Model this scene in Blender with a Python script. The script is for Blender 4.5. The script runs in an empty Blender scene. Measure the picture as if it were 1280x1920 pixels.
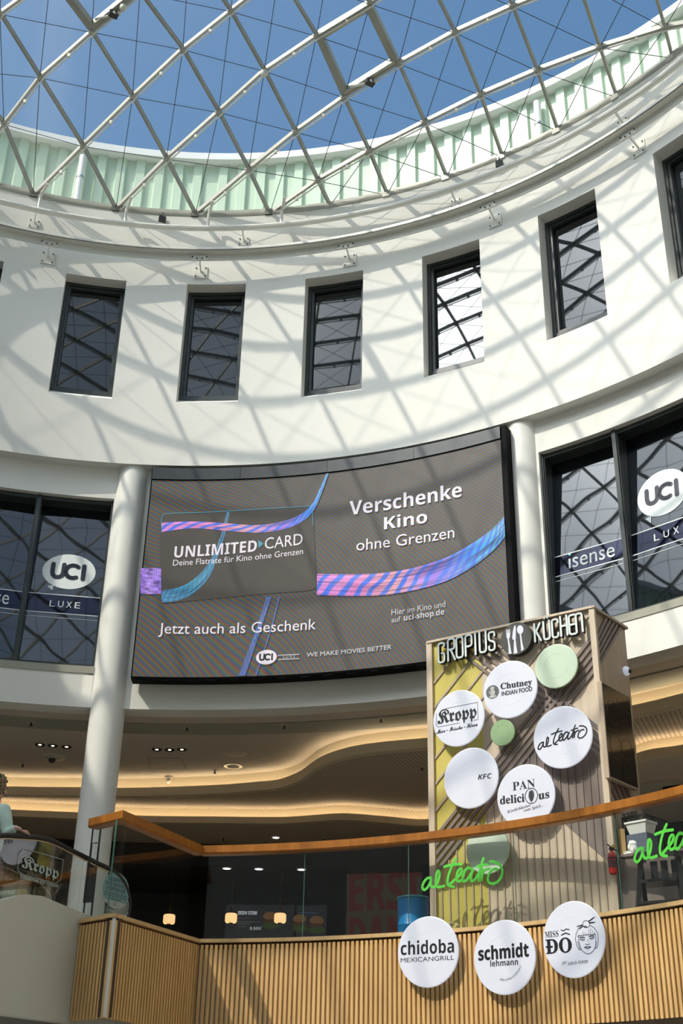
import bpy, bmesh, math, random
from mathutils import Vector, Matrix
random.seed(7)
C = bpy.context.scene.collection
SC = bpy.context.scene
PI = math.pi
rad = math.radians

# ------------------------------------------------------------------ camera
# survey frame: rotunda axis = z axis, floor z = 0, azimuth measured from +y towards +x
FPX, PITCH, ROLL = 2294.71, 0.482315, 0.0206476
CAM = Vector((2.847, -7.797, 1.6))
_f = Vector((0, math.cos(PITCH), math.sin(PITCH)))
_r0 = Vector((1, 0, 0)); _u0 = _r0.cross(_f)
_r = _r0*math.cos(ROLL) + _u0*math.sin(ROLL)
_u = _u0*math.cos(ROLL) - _r0*math.sin(ROLL)
cd = bpy.data.cameras.new('camera'); cam = bpy.data.objects.new('camera', cd); C.objects.link(cam)
cd.sensor_fit = 'VERTICAL'; cd.sensor_height = 36.0; cd.lens = FPX/1920*36.0
cd.clip_start = 0.05; cd.clip_end = 300
cam.matrix_world = Matrix(((_r.x, _u.x, -_f.x, CAM.x), (_r.y, _u.y, -_f.y, CAM.y), (_r.z, _u.z, -_f.z, CAM.z), (0, 0, 0, 1)))
SC.camera = cam

# ------------------------------------------------------------------ exposure, sky, sun
SC.view_settings.view_transform = 'Standard'; SC.view_settings.look = 'None'
SC.view_settings.gamma = 1.0; SC.view_settings.exposure = 0.0; SC.view_settings.use_curve_mapping = False
SUN_EL, SUN_AZ = rad(47.83), rad(55.9)            # the light travels towards azimuth 56 deg
SUN_DIR = Vector((math.sin(SUN_AZ)*math.cos(SUN_EL), math.cos(SUN_AZ)*math.cos(SUN_EL), -math.sin(SUN_EL)))
sl = bpy.data.lights.new('sun', 'SUN'); so = bpy.data.objects.new('sun', sl); C.objects.link(so)
sl.energy = 3.75; sl.angle = 0.0094; sl.color = (1.0, 0.92, 0.79)
so.location = (-12, -8, 40); so.rotation_euler = SUN_DIR.to_track_quat('-Z', 'Y').to_euler()

w = bpy.data.worlds.new('sky'); SC.world = w; w.use_nodes = True
nt = w.node_tree; N = nt.nodes; L = nt.links; N.clear()
out = N.new('ShaderNodeOutputWorld'); bg = N.new('ShaderNodeBackground'); L.new(bg.outputs[0], out.inputs[0])
tc = N.new('ShaderNodeTexCoord')
sep = N.new('ShaderNodeSeparateXYZ'); L.new(tc.outputs['Generated'], sep.inputs[0])
rmp = N.new('ShaderNodeValToRGB'); L.new(sep.outputs[2], rmp.inputs[0])
cr = rmp.color_ramp; cr.elements[0].position = 0.0; cr.elements[0].color = (.34, .46, .58, 1)
cr.elements[1].position = 1.0; cr.elements[1].color = (.06, .145, .31, 1)
e = cr.elements.new(0.35); e.color = (.165, .29, .45, 1)
e = cr.elements.new(0.62); e.color = (.098, .205, .375, 1)
dot = N.new('ShaderNodeVectorMath'); dot.operation = 'DOT_PRODUCT'; L.new(tc.outputs['Generated'], dot.inputs[0]); dot.inputs[1].default_value = -SUN_DIR
noi = N.new('ShaderNodeTexNoise'); noi.inputs['Scale'].default_value = 3.2; noi.inputs['Detail'].default_value = 5; L.new(tc.outputs['Generated'], noi.inputs[0])
def wm(op, a, b):
    m = N.new('ShaderNodeMath'); m.operation = op
    for i, v in enumerate((a, b)):
        if isinstance(v, (int, float)): m.inputs[i].default_value = v
        else: L.new(v, m.inputs[i])
    return m.outputs[0]
dm = wm('MAXIMUM', dot.outputs['Value'], 0.0)
g1 = wm('MULTIPLY', wm('POWER', dm, 45.0), 7.5)      # bright haze around the sun
g2 = wm('MULTIPLY', wm('MULTIPLY', wm('POWER', dm, 4.0), noi.outputs[0]), 3.0)   # thin cloud on the sun's side
dc = N.new('ShaderNodeVectorMath'); dc.operation = 'DOT_PRODUCT'; L.new(tc.outputs['Generated'], dc.inputs[0]); dc.inputs[1].default_value = (-.611, -.531, .588)
g3 = wm('MULTIPLY', wm('MULTIPLY', wm('POWER', wm('MAXIMUM', dc.outputs['Value'], 0.0), 110.0), wm('ADD', noi.outputs[0], .35)), 9.0)   # a bright cloud under the sun
add = wm('ADD', wm('ADD', g1, g2), g3)
mx = N.new('ShaderNodeMixRGB'); mx.blend_type = 'ADD'; mx.inputs[0].default_value = 1.0
hz = N.new('ShaderNodeMixRGB'); hz.blend_type = 'MULTIPLY'; hz.inputs[0].default_value = 1.0; hz.inputs[1].default_value = (.93, .97, 1, 1)
cmb = N.new('ShaderNodeCombineXYZ')
for i in range(3): L.new(add, cmb.inputs[i])
L.new(cmb.outputs[0], hz.inputs[2]); L.new(rmp.outputs[0], mx.inputs[1]); L.new(hz.outputs[0], mx.inputs[2])
L.new(mx.outputs[0], bg.inputs[0]); bg.inputs[1].default_value = 1.45

# ------------------------------------------------------------------ survey helpers
def ray(x, y): return _f + _r*((x-640)/FPX) - _u*((y-960)/FPX)
def at_z(x, y, z): d = ray(x, y); return CAM + d*((z-CAM.z)/d.z)
def at_r(x, y, R):
    d = ray(x, y); a = d.x**2+d.y**2; b = CAM.x*d.x+CAM.y*d.y; c = CAM.x**2+CAM.y**2-R*R
    return CAM + d*((-b+math.sqrt(b*b-a*c))/a)
def az_of(P): return math.degrees(math.atan2(P.x, P.y))
def pc(R, az, z): a = rad(az); return Vector((R*math.sin(a), R*math.cos(a), z))

# ------------------------------------------------------------------ surfaces to draw on (u, v, lift) -> point
class Cyl:
    def __init__(s, R): s.R = R
    def uv(s, x, y): P = at_r(x, y, s.R); return (rad(az_of(P))*s.R, P.z)
    def P(s, u, v, off=0): return pc(s.R-off, math.degrees(u/s.R), v)
class Flat:
    def __init__(s, O, ud, n, vd=(0, 0, 1)): s.O = Vector(O); s.ud = Vector(ud).normalized(); s.n = Vector(n).normalized(); s.vd = Vector(vd).normalized()
    def hit(s, x, y): d = ray(x, y); return CAM + d*((s.O-CAM).dot(s.n)/d.dot(s.n))
    def uv(s, x, y): P = s.hit(x, y)-s.O; return (P.dot(s.ud), P.dot(s.vd))
    def P(s, u, v, off=0): return s.O + s.ud*u + s.vd*v + s.n*off
    def lifted(s, d): return Flat(s.O+s.n*d, s.ud, s.n, s.vd)

# ------------------------------------------------------------------ mesh builder
ORG = {}
class MB:
    def __init__(s): s.v = []; s.f = []; s.m = []; s.uv = {}; s.mi = 0
    def vert(s, p): s.v.append(Vector(p)); return len(s.v)-1
    def face(s, idx, uv=None):
        s.f.append(tuple(idx)); s.m.append(s.mi)
        if uv: s.uv[len(s.f)-1] = uv
    def poly(s, pts, uv=None): s.face([s.vert(p) for p in pts], uv)
    def box8(s, p):   # p: 4 bottom, 4 top
        i = [s.vert(q) for q in p]
        for q in ((3, 2, 1, 0), (4, 5, 6, 7), (0, 1, 5, 4), (1, 2, 6, 5), (2, 3, 7, 6), (3, 0, 4, 7)): s.face([i[k] for k in q])
    def box(s, c, size, rz=0):
        c = Vector(c); hx, hy, hz = size[0]/2, size[1]/2, size[2]/2; R = Matrix.Rotation(rz, 3, 'Z')
        s.box8([c+R@Vector((a*hx, b*hy, z*hz)) for z in (-1, 1) for a, b in ((-1, -1), (1, -1), (1, 1), (-1, 1))])
    def bar(s, a, b, w, h, up=Vector((0, 0, 1)), drop=0):
        a = Vector(a); b = Vector(b); d = (b-a).normalized(); up = Vector(up)
        x = d.cross(up); x = x.normalized() if x.length > 1e-5 else Vector((1, 0, 0)); y = x.cross(d).normalized()
        o = y*(-drop)
        s.box8([q+o+x*(i*w/2)+y*(j*h/2) for j in (-1, 1) for q, i in ((a, -1), (a, 1), (b, 1), (b, -1))])
    def tube(s, pts, r, n=8, cap=True):
        pts = [Vector(p) for p in pts]; k = len(pts); rings = []; ref = None
        for i, p in enumerate(pts):
            d = (pts[min(i+1, k-1)]-pts[max(i-1, 0)]).normalized()
            if ref is None: ref = Vector((0, 0, 1)) if abs(d.z) < .9 else Vector((1, 0, 0))
            x = d.cross(ref).normalized(); y = x.cross(d).normalized(); ref = y
            rr = r[i] if isinstance(r, (list, tuple)) else r
            rings.append([s.vert(p+x*math.cos(2*PI*j/n)*rr+y*math.sin(2*PI*j/n)*rr) for j in range(n)])
        for a, b in zip(rings, rings[1:]):
            for j in range(n): s.face((a[j], a[(j+1) % n], b[(j+1) % n], b[j]))
        if cap: s.face(rings[0][::-1]); s.face(rings[-1])
    def lathe(s, c, prof, n=32, ax=Vector((0, 0, 1)), closed=True):
        ax = Vector(ax).normalized(); c = Vector(c); t = Vector((1, 0, 0)) if abs(ax.x) < .8 else Vector((0, 1, 0))
        x = ax.cross(t).normalized(); y = ax.cross(x).normalized(); rings = []
        for r, h in prof: rings.append([s.vert(c+ax*h+(x*math.cos(2*PI*j/n)+y*math.sin(2*PI*j/n))*max(r, 1e-4)) for j in range(n)])
        for a, b in zip(rings, rings[1:]):
            for j in range(n): s.face((a[j], a[(j+1) % n], b[(j+1) % n], b[j]))
        if closed: s.face(rings[0][::-1]); s.face(rings[-1])
    def sweep(s, prof, a0, a1, n, closed=True, caps=True, rf=None):
        """profile of (r, z) swept about the rotunda axis; rf(az) adds to r"""
        cols = []
        for i in range(n+1):
            a = a0+(a1-a0)*i/n; cols.append([s.vert(pc(r+(rf(a) if rf else 0), a, z)) for r, z in prof])
        m = len(prof); R = range(m) if closed else range(m-1)
        for c0, c1 in zip(cols, cols[1:]):
            for j in R: s.face((c0[j], c0[(j+1) % m], c1[(j+1) % m], c1[j]))
        if caps and closed and abs(a1-a0) < 359: s.face(cols[0][::-1]); s.face(cols[-1])
    def arc(s, R, a0, a1, z0, z1, n=None, uv=False):
        n = n or max(1, int(abs(a1-a0)/1.0))
        for i in range(n):
            p, q = a0+(a1-a0)*i/n, a0+(a1-a0)*(i+1)/n
            s.poly([pc(R, p, z0), pc(R, q, z0), pc(R, q, z1), pc(R, p, z1)],
                   [(rad(p)*R, z0), (rad(q)*R, z0), (rad(q)*R, z1), (rad(p)*R, z1)] if uv else None)
    def ann(s, z, r0, r1, a0, a1, n=None):
        n = n or max(1, int(abs(a1-a0)/1.0)); g0 = r0 if callable(r0) else (lambda a: r0); g1 = r1 if callable(r1) else (lambda a: r1)
        for i in range(n):
            p, q = a0+(a1-a0)*i/n, a0+(a1-a0)*(i+1)/n
            s.poly([pc(g0(p), p, z), pc(g0(q), q, z), pc(g1(q), q, z), pc(g1(p), p, z)])
    def on(s, S, uvs, off, th=0):
        """flat polygon (u, v) laid on a surface, optionally raised as a slab"""
        top = [s.vert(S.P(u, v, off)) for u, v in uvs]; s.face(top)
        if th:
            bot = [s.vert(S.P(u, v, off-th)) for u, v in uvs]; s.face(bot[::-1]); k = len(uvs)
            for i in range(k): s.face((top[i], bot[i], bot[(i+1) % k], top[(i+1) % k]))
    def strip(s, S, a, b, w, off, th=0):
        (x0, y0), (x1, y1) = a, b; d = math.hypot(x1-x0, y1-y0) or 1; nx, ny = -(y1-y0)/d*w/2, (x1-x0)/d*w/2
        s.on(S, [(x0-nx, y0-ny), (x1-nx, y1-ny), (x1+nx, y1+ny), (x0+nx, y0+ny)], off, th)
    def stroke(s, S, pts, wd, off, th=0, n=10, joint=True):
        for a, b in zip(pts, pts[1:]): s.strip(S, a, b, wd, off, th)
        if joint:
            for i, p in enumerate(pts):
                s.on(S, [(p[0]+math.cos(2*PI*j/n)*wd/2, p[1]+math.sin(2*PI*j/n)*wd/2) for j in range(n)], off+(.0012 if not th else 0), th)
    def disc(s, S, c, ru, rv, off, th=0, n=48):
        s.on(S, [(c[0]+math.cos(2*PI*j/n)*ru, c[1]+math.sin(2*PI*j/n)*rv) for j in range(n)], off, th)
    def ringuv(s, S, c, ru, rv, wd, off, n=48, a0=0, a1=2*PI):
        for j in range(n):
            p, q = a0+(a1-a0)*j/n, a0+(a1-a0)*(j+1)/n
            s.poly([S.P(c[0]+math.cos(t)*(ru+k*wd/2), c[1]+math.sin(t)*(rv+k*wd/2), off) for t, k in ((p, -1), (q, -1), (q, 1), (p, 1))])
    def build(s, name, mats, parent=None, smooth=False, loc=None, normals=True):
        if not isinstance(mats, (list, tuple)): mats = [mats]
        org = Vector((0, 0, 0))
        if parent is not None: org = ORG[parent.name]
        elif loc is not None: org = Vector(loc)
        me = bpy.data.meshes.new(name); me.from_pydata([tuple(v-org) for v in s.v], [], s.f)
        for m in mats: me.materials.append(m)
        me.polygons.foreach_set('material_index', s.m)
        if s.uv:
            ul = me.uv_layers.new(name='UVMap')
            for fi, uv in s.uv.items():
                for k, li in enumerate(me.polygons[fi].loop_indices): ul.data[li].uv = uv[k]
        if normals:
            bm = bmesh.new(); bm.from_mesh(me); bmesh.ops.remove_doubles(bm, verts=bm.verts, dist=1e-5)
            if not s.uv: bmesh.ops.recalc_face_normals(bm, faces=bm.faces)
            bm.to_mesh(me); bm.free()
        if smooth:
            me.polygons.foreach_set('use_smooth', [True]*len(me.polygons))
            try: me.set_sharp_from_angle(angle=rad(35))
            except Exception: pass
        me.update()
        o = bpy.data.objects.new(name, me); C.objects.link(o)
        if parent is not None: o.parent = parent; ORG[o.name] = org
        else: o.location = org; ORG[o.name] = org
        return o

def tag(o, label, cat, group=None, kind=None):
    o['label'] = label; o['category'] = cat
    if group: o['group'] = group
    if kind: o['kind'] = kind
    return o
def thing(name, label, cat, loc, group=None):
    o = bpy.data.objects.new(name, None); C.objects.link(o); o.location = loc; o.empty_display_size = .1
    ORG[o.name] = Vector(loc); return tag(o, label, cat, group)
def struct(name, loc=(0, 0, 0)):
    o = bpy.data.objects.new(name, None); C.objects.link(o); o.location = loc; ORG[o.name] = Vector(loc); o['kind'] = 'structure'; return o
def S_(o): o['kind'] = 'structure'; return o
def clone(root, delta, label, group):
    r = root.copy(); C.objects.link(r); r.location = root.location+Vector(delta); r['label'] = label; r['group'] = group
    for ch in list(root.children):
        c = ch.copy(); C.objects.link(c); c.parent = r
        for g in ch.children: d = g.copy(); C.objects.link(d); d.parent = c
    return r

# ------------------------------------------------------------------ text
_tc = {}
def text_polys(body, shear=0):
    key = (body, shear)
    if key in _tc: return _tc[key]
    c = bpy.data.curves.new('lettering', 'FONT'); c.body = body; c.size = 1; c.shear = shear; c.resolution_u = 3
    o = bpy.data.objects.new('lettering', c); C.objects.link(o)
    dg = bpy.context.evaluated_depsgraph_get(); me = o.evaluated_get(dg).to_mesh()
    V = [(v.co.x, v.co.y) for v in me.vertices]; F = [tuple(p.vertices) for p in me.polygons]
    o.evaluated_get(dg).to_mesh_clear(); bpy.data.objects.remove(o); bpy.data.curves.remove(c)
    _tc[key] = (V, F); return V, F
def cap_h(body):
    V, F = text_polys(body); return max(v[1] for v in V)
def text_uv(mb, S, body, p0, p1, h, off, th=0, shear=0, fat=0):
    """lettering whose left / right ends sit at p0 / p1 (u, v) and whose tallest glyph is h high"""
    V, F = text_polys(body, shear)
    if not V: return
    x0 = min(v[0] for v in V); x1 = max(v[0] for v in V); y1 = max(v[1] for v in V)
    def mp(v, o=(0, 0)):
        t = (v[0]-x0)/(x1-x0); return (p0[0]+(p1[0]-p0[0])*t+o[0], p0[1]+(p1[1]-p0[1])*t+v[1]/y1*h+o[1])
    shifts = [(0, 0)] if not fat else [(0, 0), (fat, 0), (-fat, 0), (0, fat), (0, -fat)]
    for k, sh in enumerate(shifts):
        base = [mb.vert(S.P(*mp(v, sh), off+k*.0003)) for v in V]
        for f in F: mb.face([base[i] for i in f])
def text_px(mb, S, body, a, b, hpx, off, **k):
    ua, ub = S.uv(*a), S.uv(*b); uh = S.uv(a[0], a[1]-hpx)
    text_uv(mb, S, body, ua, ub, uh[1]-ua[1], off, **k)
B_ = {}
def bold(t):      # heavy sans alphabet
    o = ''
    for ch in t:
        if 'A' <= ch <= 'Z': o += chr(0x1D5D4+ord(ch)-65)
        elif 'a' <= ch <= 'z': o += chr(0x1D5EE+ord(ch)-97)
        elif '0' <= ch <= '9': o += chr(0x1D7EC+ord(ch)-48)
        else: o += ch
    return o
def alpha(t, up, lo):
    return ''.join(chr(up+ord(c)-65) if 'A' <= c <= 'Z' else chr(lo+ord(c)-97) if 'a' <= c <= 'z' else c for c in t)
serif = lambda t: alpha(t, 0x1D400, 0x1D41A)
fraktur = lambda t: alpha(t, 0x1D56C, 0x1D586)
script = lambda t: alpha(t, 0x1D4D0, 0x1D4EA)
italic = lambda t: alpha(t, 0x1D63C, 0x1D656)
serital = lambda t: alpha(t, 0x1D468, 0x1D482)

# ------------------------------------------------------------------ materials
def mat(name, col, rough=.6, metal=0, emi=None, es=0, spec=None, ior=None):
    m = bpy.data.materials.new(name); m.use_nodes = True; b = m.node_tree.nodes['Principled BSDF']
    b.inputs['Base Color'].default_value = (*col, 1); b.inputs['Roughness'].default_value = rough; b.inputs['Metallic'].default_value = metal
    if emi: b.inputs['Emission Color'].default_value = (*emi, 1); b.inputs['Emission Strength'].default_value = es
    if spec is not None: b.inputs['Specular IOR Level'].default_value = spec
    if ior: b.inputs['IOR'].default_value = ior
    return m
def vary(m, c1, c2, scale=(1, 1, 1), sc=5, detail=4, bump=0, rough=None, kind='noise', coord='Object'):
    nt = m.node_tree; n = nt.nodes; b = n['Principled BSDF']
    t = n.new('ShaderNodeTexCoord'); mp = n.new('ShaderNodeMapping'); mp.inputs['Scale'].default_value = scale
    nt.links.new(t.outputs[coord], mp.inputs[0])
    x = n.new('ShaderNodeTexNoise'); x.inputs['Scale'].default_value = sc; x.inputs['Detail'].default_value = detail
    nt.links.new(mp.outputs[0], x.inputs[0])
    r = n.new('ShaderNodeValToRGB'); r.color_ramp.elements[0].position = .32; r.color_ramp.elements[1].position = .68
    r.color_ramp.elements[0].color = (*c1, 1); r.color_ramp.elements[1].color = (*c2, 1)
    nt.links.new(x.outputs[0], r.inputs[0]); nt.links.new(r.outputs[0], b.inputs['Base Color'])
    if bump:
        bu = n.new('ShaderNodeBump'); bu.inputs['Strength'].default_value = bump; bu.inputs['Distance'].default_value = .01
        nt.links.new(x.outputs[0], bu.inputs['Height']); nt.links.new(bu.outputs[0], b.inputs['Normal'])
    return m
M = {}
M['wall'] = vary(mat('white plaster', (.8, .78, .71), .75), (.735, .725, .67), (.775, .765, .71), sc=.7, detail=6)
M['wall2'] = vary(mat('white plaster lower', (.78, .76, .7), .75), (.72, .71, .655), (.765, .755, .70), sc=.8, detail=5)
M['column'] = vary(mat('column paint', (.8, .78, .72), .5), (.73, .72, .665), (.775, .765, .71), sc=1.2)
M['steel'] = vary(mat('painted roof steel', (.42, .41, .35), .38, .1), (.39, .38, .32), (.46, .45, .385), sc=3)
M['white_steel'] = mat('white painted steel', (.74, .73, .66), .4, .05)
M['dark_bolt'] = mat('dark bolt', (.04, .04, .035), .5)
M['cable'] = mat('thin dark cable', (.06, .055, .05), .5, .3)
M['frame'] = vary(mat('anthracite frame', (.035, .042, .04), .35), (.03, .037, .036), (.045, .053, .05), sc=4)
M['mint'] = vary(mat('mint sheet', (.50, .62, .50), .5), (.42, .53, .40), (.48, .59, .455), scale=(1, 1, .3), sc=2)
M['cap'] = mat('white parapet cap', (.66, .67, .65), .5)
def glass(name, tint, refl, rough=0.0, rc=(1, 1, 1), double=False):
    m = bpy.data.materials.new(name); m.use_nodes = True; nt = m.node_tree; n = nt.nodes; n.clear()
    o = n.new('ShaderNodeOutputMaterial'); t = n.new('ShaderNodeBsdfTransparent'); g = n.new('ShaderNodeBsdfGlossy'); mxs = n.new('ShaderNodeMixShader')
    t.inputs[0].default_value = (*tint, 1); g.inputs['Roughness'].default_value = rough; g.inputs[0].default_value = (*rc, 1)
    fr = n.new('ShaderNodeLayerWeight'); fr.inputs[0].default_value = .5
    pw = n.new('ShaderNodeMath'); pw.operation = 'POWER'; pw.inputs[1].default_value = 5; nt.links.new(fr.outputs['Facing'], pw.inputs[0])
    ml = n.new('ShaderNodeMath'); ml.operation = 'MULTIPLY_ADD'; ml.inputs[1].default_value = (1-refl)*.8; ml.inputs[2].default_value = refl; nt.links.new(pw.outputs[0], ml.inputs[0])
    fac = ml
    if double:      # two panes: f' = 2f / (1 + f)
        ml.inputs[1].default_value = 1-refl
        ad = n.new('ShaderNodeMath'); ad.operation = 'ADD'; ad.inputs[1].default_value = 1; nt.links.new(ml.outputs[0], ad.inputs[0])
        m2_ = n.new('ShaderNodeMath'); m2_.operation = 'MULTIPLY'; m2_.inputs[1].default_value = 2; nt.links.new(ml.outputs[0], m2_.inputs[0])
        fac = n.new('ShaderNodeMath'); fac.operation = 'DIVIDE'; nt.links.new(m2_.outputs[0], fac.inputs[0]); nt.links.new(ad.outputs[0], fac.inputs[1])
    nt.links.new(fac.outputs[0], mxs.inputs[0]); nt.links.new(t.outputs[0], mxs.inputs[1]); nt.links.new(g.outputs[0], mxs.inputs[2]); nt.links.new(mxs.outputs[0], o.inputs[0])
    return m
M['roof_glass'] = glass('roof glass', (.96, .965, .95), .035, double=True)
M['rail_glass'] = glass('balustrade glass', (.95, .98, .965), .06); M['esc_glass'] = glass('escalator glass', (.90, .95, .92), .16)
M['glass_edge'] = mat('green glass edge', (.08, .20, .15), .25)
def pane(name, col, ior):
    m = mat(name, col, .02, 0, ior=ior); return m
M['pane'] = pane('tinted window glass', (.004, .006, .008), 1.75)
M['pane2'] = pane('tinted cinema glass', (.004, .006, .009), 1.9)
# smooth rolled glass wobble
for k, sc_, st in (('pane', .9, .004), ('pane2', 1.1, .010)):
    m = M[k]; nt2 = m.node_tree; n2 = nt2.nodes; x = n2.new('ShaderNodeTexNoise'); x.inputs['Scale'].default_value = sc_; x.inputs['Detail'].default_value = 1
    t_ = n2.new('ShaderNodeTexCoord'); nt2.links.new(t_.outputs['Object'], x.inputs[0]); bu = n2.new('ShaderNodeBump'); bu.inputs['Strength'].default_value = st; bu.inputs['Distance'].default_value = .3
    nt2.links.new(x.outputs[0], bu.inputs['Height']); nt2.links.new(bu.outputs[0], n2['Principled BSDF'].inputs['Normal'])
def wood(name, c1, c2, rough=.5, sc=3, scale=(6, 6, .5), coord='Object'):
    return vary(mat(name, c1, rough), c1, c2, scale=scale, sc=sc, detail=8, coord=coord)
M['slat'] = wood('oak slat', (.60, .365, .14), (.74, .48, .205))
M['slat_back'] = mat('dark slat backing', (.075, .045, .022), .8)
M['cap_wood'] = wood('oak cap', (.55, .36, .16), (.66, .45, .21))
M['rail_wood'] = wood('orange varnished handrail', (.29, .10, .012), (.40, .145, .02), .35)
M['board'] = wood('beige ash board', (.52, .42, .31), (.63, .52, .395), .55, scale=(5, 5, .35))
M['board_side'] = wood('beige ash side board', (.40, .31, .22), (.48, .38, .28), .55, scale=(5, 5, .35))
M['brown'] = wood('brown stained board', (.175, .135, .115), (.235, .185, .16), .55, scale=(5, 5, .35))
M['yellow'] = vary(mat('olive yellow board', (.56, .47, .10), .5), (.54, .45, .09), (.60, .505, .115), sc=1.5)
M['ceil'] = vary(mat('ceiling plaster', (.56, .49, .40), .8), (.545, .475, .385), (.58, .51, .42), sc=.6)
M['ceil_band'] = mat('ceiling band grey', (.34, .33, .27), .7)
M['lip'] = mat('cove lip', (.66, .56, .40), .7)
M['black'] = mat('black plastic', (.012, .012, .012), .35)
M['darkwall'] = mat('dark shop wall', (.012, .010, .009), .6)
M['chrome'] = mat('brushed steel', (.6, .6, .58), .25, 1)
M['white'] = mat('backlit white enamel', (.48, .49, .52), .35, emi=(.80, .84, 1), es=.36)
M['led'] = mat('warm cove strip', (1, .8, .5), .5, emi=(1, .85, .60), es=13)
M['lamp'] = mat('downlight lens', (1, .9, .7), .5, emi=(1, .84, .58), es=5)
M['floor'] = vary(mat('light stone floor', (.60, .55, .46), .25), (.57, .52, .43), (.64, .585, .49), sc=2.5)

# perforated ceiling
def perforated():
    m = mat('perforated ceiling', (.5, .4, .3), .8); nt = m.node_tree; n = nt.nodes; b = n['Principled BSDF']
    t = n.new('ShaderNodeTexCoord'); mp = n.new('ShaderNodeMapping'); mp.inputs['Rotation'].default_value = (0, 0, rad(22)); nt.links.new(t.outputs['Object'], mp.inputs[0])
    sp = n.new('ShaderNodeSeparateXYZ'); nt.links.new(mp.outputs[0], sp.inputs[0])
    def mm(op, a, v=0, c=None):
        q = n.new('ShaderNodeMath'); q.operation = op; nt.links.new(a, q.inputs[0])
        if c is None: q.inputs[1].default_value = v
        else: nt.links.new(c, q.inputs[1])
        return q.outputs[0]
    ax = []
    for i in (0, 1):
        fr = mm('FRACT', mm('MULTIPLY', sp.outputs[i], 14.0)); ax.append(mm('POWER', mm('SUBTRACT', fr, .5), 2.0))
    d = mm('SQRT', mm('ADD', ax[0], 0, ax[1])); hole = mm('LESS_THAN', d, .23)
    r = n.new('ShaderNodeMixRGB'); nt.links.new(hole, r.inputs[0]); r.inputs[1].default_value = (.56, .47, .365, 1); r.inputs[2].default_value = (.12, .09, .06, 1)
    nt.links.new(r.outputs[0], b.inputs['Base Color']); return m
M['perf'] = perforated()

# ================================================================== THE SHELL
W0, DW, HW = 15.254, 12.403, 3.065       # window rhythm of the drum (degrees)
ZR, ZW0, ZW1, ZG = 11.73, 12.985, 15.52, 17.15
RU = 10.0
wins = [W0+DW*k for k in range(-4, 6)]
fl = MB(); fl.ann(0, 0.001, 22, 0, 360, 72); S_(fl.build('floor', M['floor']))
wu = MB()
edges = sorted(set([round(a, 4) for c in wins for a in (c-HW, c+HW)]))
a = edges[0]
def fill(R, a0, a1, z0, z1): wu.arc(R, a0, a1, z0, z1, max(1, int((a1-a0)/.5)))
for c in wins:
    fill(RU, c-HW, c+HW, ZR, ZW0); fill(RU, c-HW, c+HW, ZW1, ZG)
    for sa in (c-HW, c+HW): wu.poly([pc(RU, sa, ZW0), pc(RU+.34, sa, ZW0), pc(RU+.34, sa, ZW1), pc(RU, sa, ZW1)])
    wu.ann(ZW1, RU, RU+.34, c-HW, c+HW, 6)
    n_ = 6
    for i in range(n_):
        p, q = c-HW+2*HW*i/n_, c-HW+2*HW*(i+1)/n_
        wu.poly([pc(RU, p, ZW0), pc(RU, q, ZW0), pc(RU+.25, q, ZW0+.19), pc(RU+.25, p, ZW0+.19)])
for c0, c1 in zip(wins, wins[1:]): fill(RU, c0+HW, c1-HW, ZR, ZG)
fill(RU, wins[-1]+HW, wins[0]-HW+360, ZR, ZG)
wu.ann(ZR, RU, RU+.45, 0, 360, 240)
S_(wu.build('wall_upper', M['wall'], normals=False))

# roof kerb above the plaster drum
kb = MB(); kb.sweep([(10.0, 17.10), (9.98, 17.13), (9.98, 17.19), (10.14, 17.19), (10.14, 17.10)], 0, 360, 240)
S_(kb.build('trim_1', M['steel'], smooth=True))
roofdeck = MB(); roofdeck.ann(17.12, 10.02, 11.7, 0, 360, 180); S_(roofdeck.build('trim_2', M['cap']))

# ---- drum windows
for i, c in enumerate(wins):
    wn = struct('window_%d' % (i+1), pc(RU+.3, c, ZW0))
    f = MB(); a0, a1, z0, z1 = c-HW, c+HW, ZW0+.19, ZW1; R0, R1 = RU+.24, RU+.40; t = .06; ta = math.degrees(t/R0)
    f.sweep([(R0, z0), (R1, z0), (R1, z0+t), (R0, z0+t)], a0, a1, 6); f.sweep([(R0, z1-t), (R1, z1-t), (R1, z1), (R0, z1)], a0, a1, 6)
    f.sweep([(R0, z0), (R1, z0), (R1, z1), (R0, z1)], a0, a0+ta, 1); f.sweep([(R0, z0), (R1, z0), (R1, z1), (R0, z1)], a1-ta, a1, 1)
    f.build('window_frame', M['frame'], wn)
    s = MB(); t2 = .045; tb = math.degrees(t2/R0); b0, b1, y0, y1 = a0+ta+.03, a1-ta-.03, z0+t+.008, z1-t-.008; R0 += .025
    s.sweep([(R0, y0), (R1, y0), (R1, y0+t2), (R0, y0+t2)], b0, b1, 6); s.sweep([(R0, y1-t2), (R1, y1-t2), (R1, y1), (R0, y1)], b0, b1, 6)
    s.sweep([(R0, y0), (R1, y0), (R1, y1), (R0, y1)], b0, b0+tb, 1); s.sweep([(R0, y0), (R1, y0), (R1, y1), (R0, y1)], b1-tb, b1, 1)
    s.build('sash', M['frame'], wn)
    p = MB(); ca, cb = b0+tb, b1-tb; q = [pc(RU+.33, ca, y0+t2), pc(RU+.33, cb, y0+t2), pc(RU+.33, cb, y1-t2), pc(RU+.33, ca, y1-t2)]
    p.poly(q); p.poly([x*1.0+Vector((x.x, x.y, 0)).normalized()*.02 for x in q]); p.build('pane', M['pane'], wn)

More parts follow.
